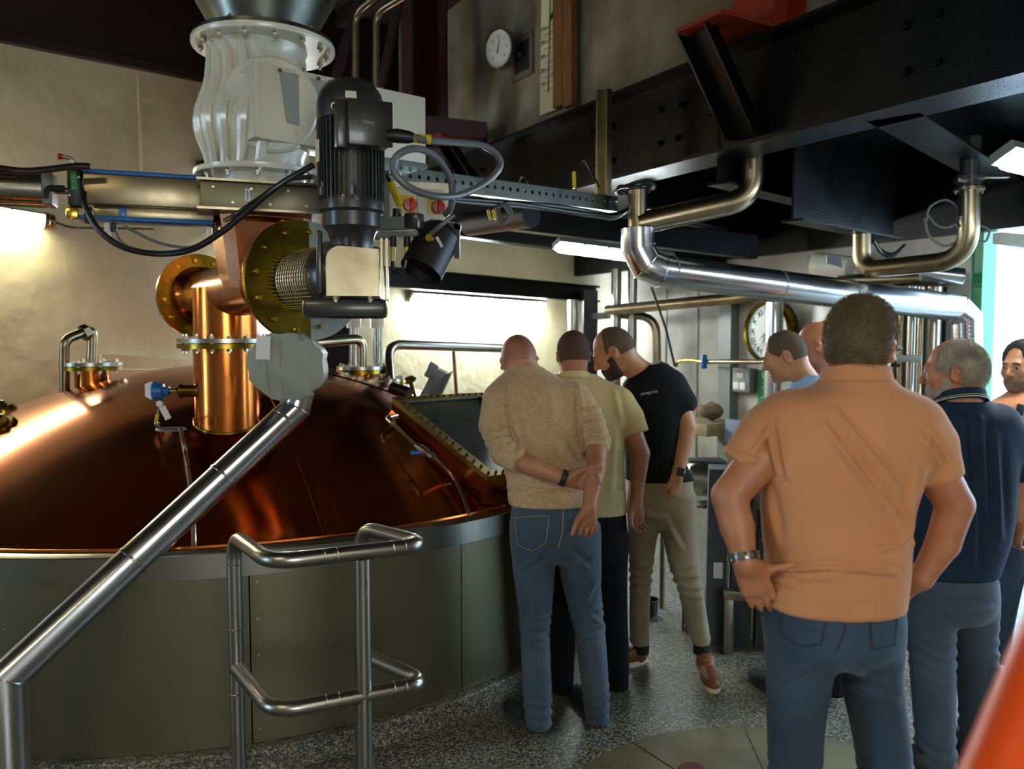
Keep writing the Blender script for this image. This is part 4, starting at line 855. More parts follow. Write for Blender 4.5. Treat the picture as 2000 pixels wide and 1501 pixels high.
# conduits by the hopper
for x0, x1, lab in ((694, 735, 'steel conduit pipe by the hopper, left of the pair'), (734, 800, 'steel conduit pipe by the hopper, right of the pair')):
    g = G().tube(fil(px([(x0, 250, 5.2), (x0, 25, 5.2), (x1+35, -35, 5.0)]), .08), .022, 12); o = obj('conduit_pipe', g, M['tarn']); tag(o, lab, 'pipe', 'conduit pipes by the hopper')
o = obj('back_panel', G().box(W(793, 80, 8.6), (.14, .1, 1.5)), M['concrete']); tag(o, 'narrow grey panel just left of the dark red column', 'panel')
for x0, x1, x2, x3 in ((690, 640, 705, 655), (770, 735, 785, 748)):
    o = obj('roof_brace', G().prism(px([(x0, 0, 7), (x1, 170, 7), (x3, 170, 7), (x2, 0, 7)]), (0, .1, 0)), M['darkwood']); tag(o, 'dark red-brown diagonal roof brace behind the hopper' if x0 < 700 else 'dark red-brown diagonal roof brace behind the paired conduits', 'brace')
o = obj('wall_bracket', G().box(RP(414, 250, LW0+LWn*.05, LWn), (.03, .1, .7), rot_to(Z1, LWd)).box(RP(402, 323, LW0+LWn*.05, LWn), (.14, .1, .07), rot_to(Z1, LWd)), M['darkwood']); tag(o, 'dark angled bracket on the wall left of the white valve', 'bracket')
# ================================================================ big polished insulated pipe
Yi = 4.95; ins = [W(1245, 446, Yi), W(1246, 484, Yi), W(1263, 517, Yi), W(1290, 529, Yi+.01), W(1868, 601, 5.8), W(1888, 622, 5.8), W(1890, 760, 5.8)]
bp_ = thing('insulated_pipe', 'thick polished aluminium-clad pipe sloping away across the room to the right', 'pipe', ins[3])
g, rings = miter(ins, .098, 40); obj('cladding', g, M['shine'], parent=bp_, ang=25)
for R_ in rings[1:5]: obj('seam_bead', G().tube([q+(q-sum(R_, Vector())/len(R_))*.01 for q in R_], .0028, 6, closed=True), M['shine'], parent=bp_)
for s in (.03, .36, .60): c = ins[3]+(ins[4]-ins[3])*s; obj('joint_ring', G().lathe([(.098, -.004), (.1005, -.003), (.1005, .003), (.098, .004)], c, ins[4]-ins[3], n=40), M['lampb'], parent=bp_)
for k in range(5): obj('elbow_ring', G().lathe([(.098, -.004), (.102, 0), (.098, .004)], W(1889, 628+k*8, 5.8), Z1, n=32), M['shine'], parent=bp_)
g = G().tube(fil(px([(1245, 372, 4.95), (1245, 450, 4.95)]), .1), .055, 24); o = obj('stub_pipe', g, M['tarn']); tag(o, 'short upright steel pipe entering the top of the polished pipe', 'pipe')
bz = Wz(1470, 300, 2.78); p_ = fil([W(1470, 290, 4.95), W(1468, 388, 4.95), W(1245, 437, 4.95)], .26, 10)
g = G().tube(p_, .068, 28); o = obj('overflow_pipe', g, M['tarn']); tag(o, 'tarnished steel pipe bending down from the main beam to the polished pipe', 'pipe')
g = G().tube(fil(px([(1683, 455, 5.5), (1683, 528, 5.5), (1893, 506, 4.95), (1893, 372, 4.95)]), .2, 10), .058, 24); up = obj('u_pipe', g, M['tarn']); tag(up, 'tarnished U-shaped pipe hanging from the deck below the valve', 'pipe')
bv = thing('butterfly_valve', 'dark butterfly valve with long lever on top of the U-shaped pipe', 'valve', W(1893, 372, 4.95))
c = W(1893, 368, 4.95); obj('lower_flange', G().lathe([(.05, -.012), (.085, -.012), (.085, .004), (.05, .004)], c, Z1, n=32), M['tarn'], parent=bv); bolts(bv, c-Z1*.012, -Z1, .072, 6, .008, .012, M['bolt'])
obj('valve_body', G().lathe([(.05, .004), (.065, .01), (.065, .05), (.05, .05)], c, Z1, n=32).box(c+Vector((-.05, -.02, .05)), (.1, .07, .06), None, .02), M['motor'], parent=bv)
obj('upper_flange', G().lathe([(.0, .05), (.085, .05), (.085, .07), (.0, .07)], c, Z1, n=32).lathe([(.055, .07), (.055, .3)], c, Z1, n=24), M['motor'], parent=bv)
obj('lever', G().box(W(1925, 346, 4.9), (.26, .03, .012), rot_to(Z1, (1, -.1, .06)), .004), M['tarn'], parent=bv)
for k, P in enumerate([[(1810, 432, 5.0), (1815, 405, 5.0), (1845, 390, 5.0), (1868, 405, 5.0), (1870, 440, 5.0), (1876, 452, 5.0)], [(1812, 420, 5.0), (1830, 440, 5.0), (1850, 444, 5.0), (1866, 436, 5.0), (1880, 425, 5.0)], [(1806, 425, 5.0), (1815, 460, 5.0), (1845, 480, 5.0), (1875, 468, 5.0), (1890, 455, 5.0)], [(1916, 440, 5.05), (1932, 450, 5.05), (1926, 470, 5.05), (1910, 472, 5.05)]]):
    cable(['thin white-grey lead arching above the U-shaped pipe', 'thin white-grey lead dipping shallowly left of the U-shaped pipe', 'white-grey lead drooping lowest left of the U-shaped pipe', 'white-grey lead curling just right of the U-shaped pipe'][k], P, .007, 'cableg')
g = G(); 
for k in range(3): g.tube(cat_rom(px([(1706, 470, 5.6-.02*k), (1722, 490+2*k, 5.6), (1745, 496+2*k, 5.6), (1768, 478, 5.6)])), .012, 8)
o = obj('cable_bundle', g, M['cable']); tag(o, 'bundle of black cables sagging between the two legs of the U-shaped pipe', 'cable')
g = G().tube(px([(1186, 606, 8.8), (1500, 576, 7.5)]), .055, 20); o = obj('long_pipe', g, M['tarn']); tag(o, 'long horizontal tarnished pipe rising to the right in front of the clock wall', 'pipe')
g = G().tube(px([(1640, 549, 6.6), (1880, 540, 5.9)]), .052, 20); o = obj('long_pipe', g, M['tarn']); tag(o, 'tarnished pipe just below the U-shaped pipe', 'pipe')
g = G().tube(px([(1800, 531, 5.8), (1880, 540, 5.75)]), .06, 20); o = obj('pipe_end', g, M['shine']); tag(o, 'shiny clad pipe end beside the bright doorway', 'pipe')
g = G().tube(px([(1590, 516, 6.8), (1660, 525, 6.6)]), .1, 20); o = obj('duct_end', g, M['panelw']); tag(o, 'pale short duct behind the polished pipe', 'duct')
o = obj('clip_plate', G().prism(px([(1615, 497, 6.2), (1642, 500, 6.2), (1645, 522, 6.2), (1616, 513, 6.2)]), (0, .02, 0)), M['lampb']); tag(o, 'small grey bracket plate above the polished pipe', 'bracket')
o = obj('trunking', G().prism(px([(1955, 453, 4.7), (2060, 462, 4.6), (2060, 488, 4.6), (1955, 473, 4.7)]), (0, .08, 0)), M['lampb']); tag(o, 'grey trunking under the deck at the right picture edge', 'trunking')
# upright pipes by the far corner
for i, (x, y0, y1, Y, r, m, lab) in enumerate([(1119, 585, 700, 9.3, .06, 'steel', 'upright pale pipe left of the black corner post'), (1204, 525, 760, 8.9, .055, 'steel', 'upright pipe behind the bearded man, left one'), (1236, 525, 720, 8.9, .05, 'steel', 'upright pipe behind the bearded man, middle one'), (1270, 0, 0, 8.8, .045, 'tarn', 'upright pipe with a bend at the top behind the bearded man'), (1513, 590, 780, 7.2, .075, 'shine', 'polished upright pipe in front of the clock'), (1762, 560, 800, 6.2, .024, 'tarn', 'thin upright pipe right of the grey column'), (1783, 560, 900, 6.1, .033, 'steel', 'upright grey-blue pipe left of the doorway'), (1800, 560, 1000, 6.0, .02, 'tarn', 'thin upright pipe beside the doorway pipes'), (1825, 560, 1000, 6.1, .06, 'steel', 'wide upright steel pipe nearest the doorway'), (1850, 560, 1000, 6.2, .03, 'blackm', 'dark upright pipe at the doorway edge')]):
    if x == 1270: P = fil([W(1285, 620+190, Y), W(1282, 618, Y), W(1190, 613, 9.0)], .2)
    else: a = W(x, y0, Y); P = [a, Vector((a.x, a.y, .0 if i > 3 else .9))]
    o = obj('upright_pipe', G().tube(P, r, 18), M[m]); tag(o, lab, 'pipe', 'upright pipes at the far wall')
g = G().tube(px([(1272, 560, 8.0), (1300, 640, 8.0), (1318, 715, 8.0)]), .012, 8); o = obj('slanting_cable', g, M['cable']); tag(o, 'black cable slanting down in front of the grey far wall', 'cable')
# ================================================================ far wall with the clock
def RWp(x, y, off=.0): return RP(x, y, COR+RWn*off, RWn)
o = obj('wall_column', G().box(RWp(1422, 700, .06).xy[:]+(1.1,), (.17, .1, 2.2), rot_to(Z1, RWd)), M['lampb'], origin=RWp(1422, 700, .06).xy[:]+(0,)); tag(o, 'grey steel upright on the far wall left of the clock', 'post')
for x in (1362, 1300): obj_ = obj('trim_4' if x > 1350 else 'trim_5', G().box(RWp(x, 700, .004).xy[:]+(1.2,), (.02, .012, 2.4), rot_to(Z1, RWd)), M['lampb']); obj_['kind'] = 'structure'
ck = RWp(1500, 648, .1); clk = thing('wall_clock', 'round brass-rimmed wall clock with roman numerals behind the polished pipe', 'clock', ck)
Rk = rot_to(RWn, RWd); rc_ = .285
def ckp(u, v, w=0): return ck+(-RWd*-1)*u+Z1*v+RWn*w
rgt = RWd
obj('rim', G().lathe([(rc_*.88, .0), (rc_*.9, .03), (rc_*.97, .04), (rc_*1.02, .02), (rc_*1.03, -.06), (0, -.06)], ck, RWn, n=64), M['brass'], parent=clk)
obj('face', G().lathe([(0, .004), (rc_*.9, .004)], ck, RWn, n=48), MAT('clock_face_white', '#c4cbc4', .35), parent=clk)
for k, s in enumerate(['XII', 'I', 'II', 'III', 'IIII', 'V', 'VI', 'VII', 'VIII', 'IX', 'X', 'XI']):
    a = PI/2-k*PI/6; dv = rgt*math.cos(a)+Z1*math.sin(a); tv = rgt*math.sin(a)-Z1*math.cos(a); text(clk, s, ck+dv*rc_*.68+RWn*.008, tv, dv, rc_*.26, M['ink'], 'numeral')
for a, l, w_ in ((math.radians(215), .42, .022), (math.radians(240), .62, .014)):
    dv = rgt*math.cos(a)+Z1*math.sin(a); tv = rgt*math.sin(a)-Z1*math.cos(a); obj('hand', G().prism([ck-dv*.04+tv*w_*.5+RWn*.012, ck-dv*.04-tv*w_*.5+RWn*.012, ck+dv*rc_*l+RWn*.012], RWn*.003), M['ink'], parent=clk)
o = obj('hand_rail_pipe', G().tube([RWp(1372, 706, .3), RWp(1510, 706, .3)], .022, 12), M['tarn']); tag(o, 'horizontal thin pipe with a valve below the clock', 'pipe')
obj('pipe_end_bend', G().tube(cat_rom([RWp(1372, 706, .3), RWp(1345, 703, .3), RWp(1325, 706, .3), RWp(1320, 715, .3)]), .016, 10), M['brass'], parent=o)
obj('valve_handle', G().box(RWp(1375, 706, .33), (.03, .06, .14), rot_to(Z1, RWd), .01), M['blue'], parent=o)
def wbox(name, x0, y0, x1, y1, off, th, m, label, cat, bev=.006):
    a = RWp(x0, y0, off); b = RWp(x1, y1, off); c = (a+b)/2; w_ = Vector((b.x-a.x, b.y-a.y, 0)).length; hh = a.z-b.z
    t = thing(name, label, cat, c-Z1*hh/2); obj('body', G().box(c, (w_, th, hh), rot_to(Z1, RWd), bev), m, parent=t); return t, c, w_, hh
t, c, w_, hh = wbox('soap_dispenser', 1437, 717, 1471, 768, .06, .1, M['lampb'], 'dark grey dispenser box with two pale windows on the far wall', 'dispenser', .02)
f_ = RWn*.055
for u in (-.28, .18): obj('window', G().box(c+RWd*u*w_*.8+f_-Z1*hh*.22, (w_*.32, .006, hh*.3), rot_to(Z1, RWd), .002), M['paper'], parent=t)
obj('logo_patch', G().box(c+RWd*.0*w_+f_+Z1*hh*.2, (w_*.4, .005, hh*.22), rot_to(Z1, RWd), .002), M['panelw'], parent=t)
t, c, w_, hh = wbox('green_sign', 1482, 721, 1506, 800, .02, .012, MAT('sign_green', '#0f7a4c', .45), 'narrow green sign with white letters on the far wall', 'sign', .001)
text(t, 'Ey', c+RWn*.009+Z1*hh*.36, RWd, Z1, .075, M['paper'])
for z_ in (.05, -.2): text(t, 'eye wash', c+RWn*.009+Z1*hh*z_, RWd, Z1, .022, M['paper'])
sh = MAT('pale_shelf_wood', '#8a7c58', .6, var=.3, vscale=9)
t, c, w_, hh = wbox('wooden_trough', 1345, 815, 1420, 850, .35, .5, sh, 'pale wooden bench board on the far wall under the brown sack', 'bench')
t = thing('sack', 'crumpled brown cloth lying on the pale wooden board', 'cloth', RWp(1387, 813, .35))
g = G(); c = RWp(1387, 802, .35)
bm = bmesh.new(); bmesh.ops.create_icosphere(bm, subdivisions=3, radius=1)
for v in bm.verts: q = v.co; v.co = Vector((q.x*.13, q.y*.12, q.z*.075*(1+.25*math.sin(5*q.x+2*q.y)+.15*math.sin(9*q.y))))
g.add([c+v.co for v in bm.verts], [[v.index for v in f.verts] for f in bm.faces]); bm.free(); obj('folds', g, MAT('brown_cloth', '#6b5a45', .9, bump=.4, bscale=20), parent=t)
o = obj('red_block', G().box(RWp(1364, 797, .4), (.06, .05, .045), None, .006), M['red']); tag(o, 'small red block beside the brown cloth on the board', 'block')
t, c, w_, hh = wbox('blue_cloth', 1418, 817, 1480, 875, .42, .03, MAT('grey_blue_cloth', '#5d6f7c', .8, bump=.3, bscale=10), 'grey-blue cloth hanging beside the wooden board', 'cloth', .008)
# steel drum on frame, low tanks and rack behind the men
p = W(1395, 935, 6.6); st_ = thing('steel_drum', 'pale steel drum lying on a tubular frame behind the black t-shirt', 'drum', Vector((p.x, p.y, .75)))
dv = Vector((.85, -.5, 0)).normalized()
obj('drum_body', G().lathe([(0, -.22), (.10, -.22), (.145, -.17), (.15, -.1), (.15, .35), (0, .35)], p, dv, n=40), M['steel'], parent=st_)
obj('frame_top', G().tube([p+Vector((-.18, -.15, -.19)), p+Vector((.1, -.25, -.19)), p+Vector((.35, -.1, -.19))], .016, 10), M['tarn'], parent=st_)
for q in ((1293, 1185, 5.2), (1337, 1230, 4.9), (1390, 1200, 5.1)):
    e = Wz(q[0], q[1], 0); obj('leg', G().tube([Vector((e.x, e.y, 0)), Vector((e.x, e.y, .85))], .018, 12), M['tarn'], parent=st_)
obj('black_tray', G().box(p+Vector((-.1, -.1, .17)), (.3, .2, .02), None, .006), M['blackm'], parent=st_); obj('black_tray', G().box(p+Vector((-.02, -.15, -.175)), (.26, .2, .02), None, .006), M['blackm'], parent=st_)
rk = thing('plate_rack', 'grey steel rack with upright bags and pale labels at the salmon shirt elbow', 'rack', Wz(1440, 1280, 0))
fr_ = Wz(1422, 1275, 0); dv = Vector((.96, -.2, 0)).normalized(); nv = Vector((.2, .96, 0))
for s in (0, .32): 
    a = fr_+dv*s; obj('rack_post', G().box(a+Z1*.17, (.05, .05, .34), rot_to(Z1, dv), .003), M['steel'], parent=rk)
obj('rack_bar', G().box(fr_+dv*.16+Z1*.325, (.38, .055, .05), rot_to(Z1, dv), .004), M['steel'], parent=rk)
bagm = MAT('dark_grey_bag', '#3f444a', .45, bump=.4, bscale=14, var=.3, vscale=7)
for k in range(3):
    a = fr_-dv*.12+nv*.12+dv*.135*k; o_ = obj('bag', G().frustum([a+dv*x+nv*y for x, y in ((0, 0), (.12, 0), (.12, .25), (0, .25))], [a+Z1*(.98-.03*k)+dv*x+nv*y for x, y in ((.01, .01), (.13, .02), (.13, .2), (.01, .2))]), bagm, parent=rk)
    obj('bag_label', G().box(a+dv*.065-nv*.004+Z1*.42, (.05, .003, .09), rot_to(Z1, dv)), M['paper'], parent=o_)
    obj('strap', G().box(a+dv*.115-nv*.006+Z1*.45, (.012, .008, .8), rot_to(Z1, dv)), M['lampb'], parent=rk)
t_ = fr_+nv*.1+dv*.25; obj('top_drum', G().lathe([(0, 0), (.12, .0), (.13, .03), (.13, .26), (0, .27)], t_+Z1*.78, Z1, n=32), M['lampb'], parent=rk)
c = Wz(1268, 1200, 0); o = obj('floor_bucket', G().lathe([(0, 0), (.05, 0), (.06, .1), (.055, .1), (.045, .01)], c, Z1, n=24), M['blackm']); tag(o, 'small dark bucket on the floor behind the khaki trousers', 'bucket')
# insulated grey column right of the clock
cp = W(1700, 700, 6.6); ic = thing('clad_column', 'wide dull grey clad column behind the tall man', 'column', (cp.x, cp.y, 0))
obj('cladding', G().lathe([(0, 0), (.46, 0), (.46, 2.1), (0, 2.1)], (cp.x+.05, cp.y+.1, 0), Z1, n=56), MAT('dull_cladding', '#85827c', .5, .6, var=.5, vscale=3, bump=.15, bscale=6), parent=ic)
obj('clamp', G().box(W(1775, 700, 5.9), (.16, .05, .05), rot_to(Z1, (1, -.3, 0)), .006), M['lampb'], parent=ic)
obj('clamp', G().tube(px([(1740, 713, 6.0), (1758, 713, 5.95)]), .014, 8), M['brass'], parent=ic)
# ================================================================ stone disc set in the floor
sc = Wz(1560, 1660, 0); so = thing('stone_disc', 'round greenish stone disc set flush into the terrazzo floor', 'slab', sc)
e = Wz(1560, 1431, 0); Rs = (e-sc).length
stm = MAT('green_brown_stone', '#6f6a4a', .6, var=.5, vscale=3, col2='#4e4a30', bump=.2, bscale=20)
obj('core', G().lathe([(0, .004), (Rs*.30, .004), (Rs*.30, 0)], sc, Z1, n=40), stm, parent=so)
for k in range(10):
    a0 = k*2*PI/10+.006+.25; a1 = (k+1)*2*PI/10-.006+.25
    obj('slab_segment', G().lathe([(Rs*.31, 0), (Rs*.31, .004), (Rs, .004), (Rs, 0)], sc, Z1, n=10, arc=a1-a0, start=a0, xref=(1, 0, 0)), stm, parent=so)
o = obj('drain_cap', G().lathe([(0, .012), (.05, .012), (.055, .006), (.055, 0)], Wz(1352, 1506, 0), Z1, n=24), MAT('rust_cap', '#5a3030', .6)); tag(o, 'small rusty round cap on the stone disc', 'cap')
# orange rail very near the camera
a = W(2165, 1050, .72); b = W(1925, 1640, .62); orr = obj('orange_rail', G().tube([a+(a-b)*.3, a, b, b+(b-a)*.6], .036, 32), M['railp']); tag(orr, 'blurred bright orange rail right in front at the lower right corner', 'rail')
# ================================================================ people
A_ = np.array
def wv(x, y, Y): return A_(W(x, y, Y))
def proj(P):
    d = P-A_([0, 0, HC]); c, s = math.cos(TH), math.sin(TH)
    f = d[:, 1]*c-d[:, 2]*s; u = d[:, 2]*c+d[:, 1]*s
    return 1000+FPX*d[:, 0]/f, 750.5-FPX*u/f
def p_cap(a, b, ra, rb=None, k=.02, flat=False, sub=False, sc=1.):
    a = A_(a, float); b = A_(b, float); rb = ra if rb is None else rb; ab = b-a; L2 = max(ab@ab, 1e-9); R = max(ra, rb)
    def fn(X, Y, Z):
        x, y, z = X-a[0], Y-a[1], Z-a[2]; t0 = (x*ab[0]+y*ab[1]+z*ab[2])/L2; t = np.clip(t0, 0, 1)
        d = np.sqrt((x-t*ab[0])**2+(y-t*ab[1])**2+(z-t*ab[2])**2)-(ra+(rb-ra)*t)
        if flat: d = np.maximum(d, (t0-1)*math.sqrt(L2))
        return d
    return (np.minimum(a, b)-R, np.maximum(a, b)+R, fn, k, sub)
def p_ell(c, r, Rm=None, k=.02, sub=False):
    c = A_(c, float); r = A_(r, float); Rm = np.eye(3) if Rm is None else A_(Rm, float); m = r.max(); mr = r.min()
    ext = np.sqrt(((Rm*r)**2).sum(1))
    def fn(X, Y, Z):
        x, y, z = X-c[0], Y-c[1], Z-c[2]; q = [(x*Rm[0, i]+y*Rm[1, i]+z*Rm[2, i])/r[i] for i in range(3)]
        k0 = np.sqrt(q[0]**2+q[1]**2+q[2]**2); k1 = np.sqrt((q[0]/r[0])**2+(q[1]/r[1])**2+(q[2]/r[2])**2)+1e-9
        return k0*(k0-1)/k1
    return (c-ext, c+ext, fn, k, sub)
def p_loft(S, phi=0., n=2.4, k=.03, bt=0.):
    """S rows: z, cx, cy, hw, hd   (any order)"""
    S = A_(sorted([list(s) for s in S], key=lambda s: s[0]), float); zz = np.linspace(S[0, 0], S[-1, 0], 60)
    def smooth(col):
        v = np.interp(zz, S[:, 0], S[:, col]); w = np.pad(v, 2, mode='edge')
        return (w[:-4]+2*w[1:-3]+3*w[2:-2]+2*w[3:-1]+w[4:])/9
    T = [smooth(i) for i in range(1, 5)]
    if bt:
        q = np.clip((zz-zz[0])/bt, 0, 1); f_ = .45+.55*np.sqrt(1-(1-q)**2); T[2] = T[2]*f_; T[3] = T[3]*f_
    cph, sph = math.cos(phi), math.sin(phi); m = max(S[:, 3].max(), S[:, 4].max())
    lo = A_([S[:, 1].min()-m, S[:, 2].min()-m, zz[0]]); hi = A_([S[:, 1].max()+m, S[:, 2].max()+m, zz[-1]])
    def fn(X, Y, Z):
        z = np.clip(Z, zz[0], zz[-1]); z1 = z[0, 0, :]; cx, cy, hw, hd = [np.interp(z1, zz, t)[None, None, :] for t in T]
        x, y = X-cx, Y-cy; u = np.abs(x*cph+y*sph)/hw; v = np.abs(-x*sph+y*cph)/hd
        q = (u**n+v**n)**(1/n); d = (q-1)*np.minimum(hw, hd)
        return np.maximum(d, np.maximum(zz[0]-Z, Z-zz[-1]))
    return (lo, hi, fn, k, False)
def sdf_mesh(prims, h, sm=2, off=0., post=()):
    lo = np.min([p[0] for p in prims if not p[4]], axis=0)-3*h; hi = np.max([p[1] for p in prims if not p[4]], axis=0)+3*h
    n = np.ceil((hi-lo)/h).astype(int)+1; ax = [lo[i]+h*np.arange(n[i]) for i in range(3)]
    F = np.full(n, .2, np.float32)
    for pi_, (a, b, fn, k, sub) in enumerate(list(prims)+list(post)):
        if pi_ == len(prims): F -= off
        m = k+2*h; i0 = np.clip(np.floor((a-m-lo)/h).astype(int), 0, n-1); i1 = np.clip(np.ceil((b+m-lo)/h).astype(int)+1, 1, n)
        if np.any(i1 <= i0): continue
        sl = tuple(slice(i0[i], i1[i]) for i in range(3))
        X = ax[0][sl[0]][:, None, None]; Y = ax[1][sl[1]][None, :, None]; Z = ax[2][sl[2]][None, None, :]
        d = fn(X, Y, Z); d = np.broadcast_to(d, F[sl].shape).astype(np.float32); f = F[sl]
        if sub:
            d = -d; q = np.maximum(k-np.abs(f-d), 0)/k; F[sl] = np.maximum(f, d)+q*q*k*.25
        else:
            q = np.maximum(k-np.abs(f-d), 0)/k; F[sl] = np.minimum(f, d)-q*q*k*.25
    if not post: F -= off
    s = F < 0
    c = np.zeros(A_(F.shape)-1, np.int8)
    for i in (0, 1):
        for j in (0, 1):
            for k in (0, 1): c += s[i:n[0]-1+i, j:n[1]-1+j, k:n[2]-1+k]
    act = (c > 0) & (c < 8); cell = np.argwhere(act); idx = np.full(act.shape, -1, np.int32); idx[act] = np.arange(len(cell))
    acc = np.zeros((len(cell), 3)); cnt = np.zeros(len(cell))
    cor = [(i, j, k) for i in (0, 1) for j in (0, 1) for k in (0, 1)]
    val = {q: F[cell[:, 0]+q[0], cell[:, 1]+q[1], cell[:, 2]+q[2]] for q in cor}
    for qa in cor:
        for d in range(3):
            if qa[d] == 0:
                qb = tuple(qa[i]+(i == d) for i in range(3)); va, vb = val[qa], val[qb]; m = (va < 0) != (vb < 0)
                t = np.where(m, va/np.where(m, va-vb, 1), 0)
                for i in range(3): acc[:, i] += m*(qa[i]+(t if i == d else 0))
                cnt += m
    V = (cell+acc/cnt[:, None])*h+lo; Q = []
    for d in range(3):
        e = [i for i in range(3) if i != d]; sa = [slice(None)]*3; sb = [slice(None)]*3; sa[d] = slice(0, -1); sb[d] = slice(1, None)
        m = s[tuple(sa)] != s[tuple(sb)]; pts = np.argwhere(m)
        pts = pts[(pts[:, e[0]] > 0) & (pts[:, e[1]] > 0) & (pts[:, e[0]] < n[e[0]]-1) & (pts[:, e[1]] < n[e[1]]-1)]
        ins = s[pts[:, 0], pts[:, 1], pts[:, 2]]
        def g_(a, b): q = pts.copy(); q[:, e[0]] -= a; q[:, e[1]] -= b; return idx[q[:, 0], q[:, 1], q[:, 2]]
        quad = np.stack([g_(1, 1), g_(0, 1), g_(0, 0), g_(1, 0)], 1)
        fl = ins if d != 1 else ~ins; quad[~fl] = quad[~fl][:, ::-1]; Q.append(quad)
    Q = np.concatenate(Q); Q = Q[(Q >= 0).all(1)]
    used = np.zeros(len(V), bool); used[Q.ravel()] = True; rm = np.cumsum(used)-1; V = V[used]; Q = rm[Q]
    E_ = np.concatenate([Q[:, [0, 1]], Q[:, [1, 2]], Q[:, [2, 3]], Q[:, [3, 0]]]); N = len(V)
    deg = np.maximum(np.bincount(E_.ravel(), minlength=N), 1).astype(float)
    for it in range(sm):
        S = np.stack([np.bincount(E_[:, 0], V[E_[:, 1], i], N)+np.bincount(E_[:, 1], V[E_[:, 0], i], N) for i in range(3)], 1)/deg[:, None]
        V = V+(S-V)*(.55 if it % 2 == 0 else .45)
    return V, Q
def vnorm(V, Q):
    a, b, c, d = (V[Q[:, i]] for i in range(4)); nn = np.cross(c-a, d-b); N = len(V)
    R = np.stack([sum(np.bincount(Q[:, j], nn[:, i], N) for j in range(4)) for i in range(3)], 1)
    return R/(np.linalg.norm(R, axis=1)[:, None]+1e-12)
def cloth_disp(V, Q, amp, seed, freq=14, sz=(1, 1, .6), folds=(), bands=()):
    r = np.random.default_rng(seed); N = vnorm(V, Q); d = np.zeros(len(V))
    for k in range(7):
        w = r.normal(size=3)*A_(sz); w *= freq*(.6+.35*k)/np.linalg.norm(w); d += np.sin(V@w+r.uniform(0, 6.28))/(1+.4*k)
    d *= amp/3
    for (z, wd, a, kf) in bands:   # horizontal creases in a height band
        m = np.exp(-((V[:, 2]-z)/wd)**2); ph = V[:, 2]*kf+2.2*np.sin(V[:, 0]*17+seed)+1.3*np.sin(V[:, 1]*23+V[:, 0]*9)
        d += a*m*(1-np.abs(np.sin(ph*.5))*2)*.6
    if len(folds):
        X, Y = proj(V)
        fc = N[:, 1] < .2
        for (x0, y0, x1, y1, w, a) in folds:
            dx, dy = x1-x0, y1-y0; L2 = dx*dx+dy*dy; t = ((X-x0)*dx+(Y-y0)*dy)/L2; tt = np.clip(t, 0, 1)
            ds = np.hypot(X-x0-tt*dx, Y-y0-tt*dy); sg = ((X-x0)*dy-(Y-y0)*dx)/math.sqrt(L2)
            a *= 1.7; d += a*fc*np.exp(-(ds/w)**2)*np.sin(np.clip(tt, .05, .95)*PI)**.5 - .6*a*fc*np.exp(-((np.hypot(ds, 0)-1.6*w)/w)**2)*(sg > 0)*np.sin(np.clip(tt, .02, .98)*PI)**.5
    return V+N*d[:, None]
BVH = {}
def np_obj(name, V, Q, m, parent, keep=False, mi=None):
    og = A_(ORG[parent.name]) if parent is not None else V.mean(0); me = bpy.data.meshes.new(name); L = V-og
    me.vertices.add(len(L)); me.vertices.foreach_set('co', L.astype(np.float32).ravel()); nq = len(Q); me.loops.add(nq*4); me.loops.foreach_set('vertex_index', Q.astype(np.int32).ravel())
    me.polygons.add(nq); me.polygons.foreach_set('loop_start', np.arange(0, nq*4, 4, dtype=np.int32)); me.polygons.foreach_set('use_smooth', [True]*nq); me.update(calc_edges=True)
    o = mesh_obj(name, me, m, parent); ORG[o.name] = Vector(og); 
    if keep: BVH[o.name] = BVHTree.FromPolygons(V.tolist(), Q.tolist())
    return o
def hit(o, x, y, off=.002, nrm=False):
    r = ray(x, y).normalized(); h, n, i, d = BVH[o.name].ray_cast(CO, r)
    if h is None: return (None, None) if nrm else None
    if n.dot(r) > 0: n = -n
    return (h+n*off, n) if nrm else h+n*off
def pline(o, pts, step=6, off=.001, closed=False):
    P = []; pts = list(pts)+([pts[0]] if closed else [])
    for (x0, y0), (x1, y1) in zip(pts[:-1], pts[1:]):
        n = max(1, int(math.hypot(x1-x0, y1-y0)/step))
        for k in range(n): P.append((x0+(x1-x0)*k/n, y0+(y1-y0)*k/n))
    P.append(pts[-1]); R = [hit(o, x, y, off) for x, y in P]
    R = [r for r in R if r is not None]; out = []
    for r in R:
        if out and (r-out[-1]).length > .06: break
        out.append(r)
    return out
def seam(name, o, pts, r, m, **k):
    P = pline(o, pts, **k)
    return obj(name, G().tube(P, r, 5), m, parent=o) if len(P) > 1 else None
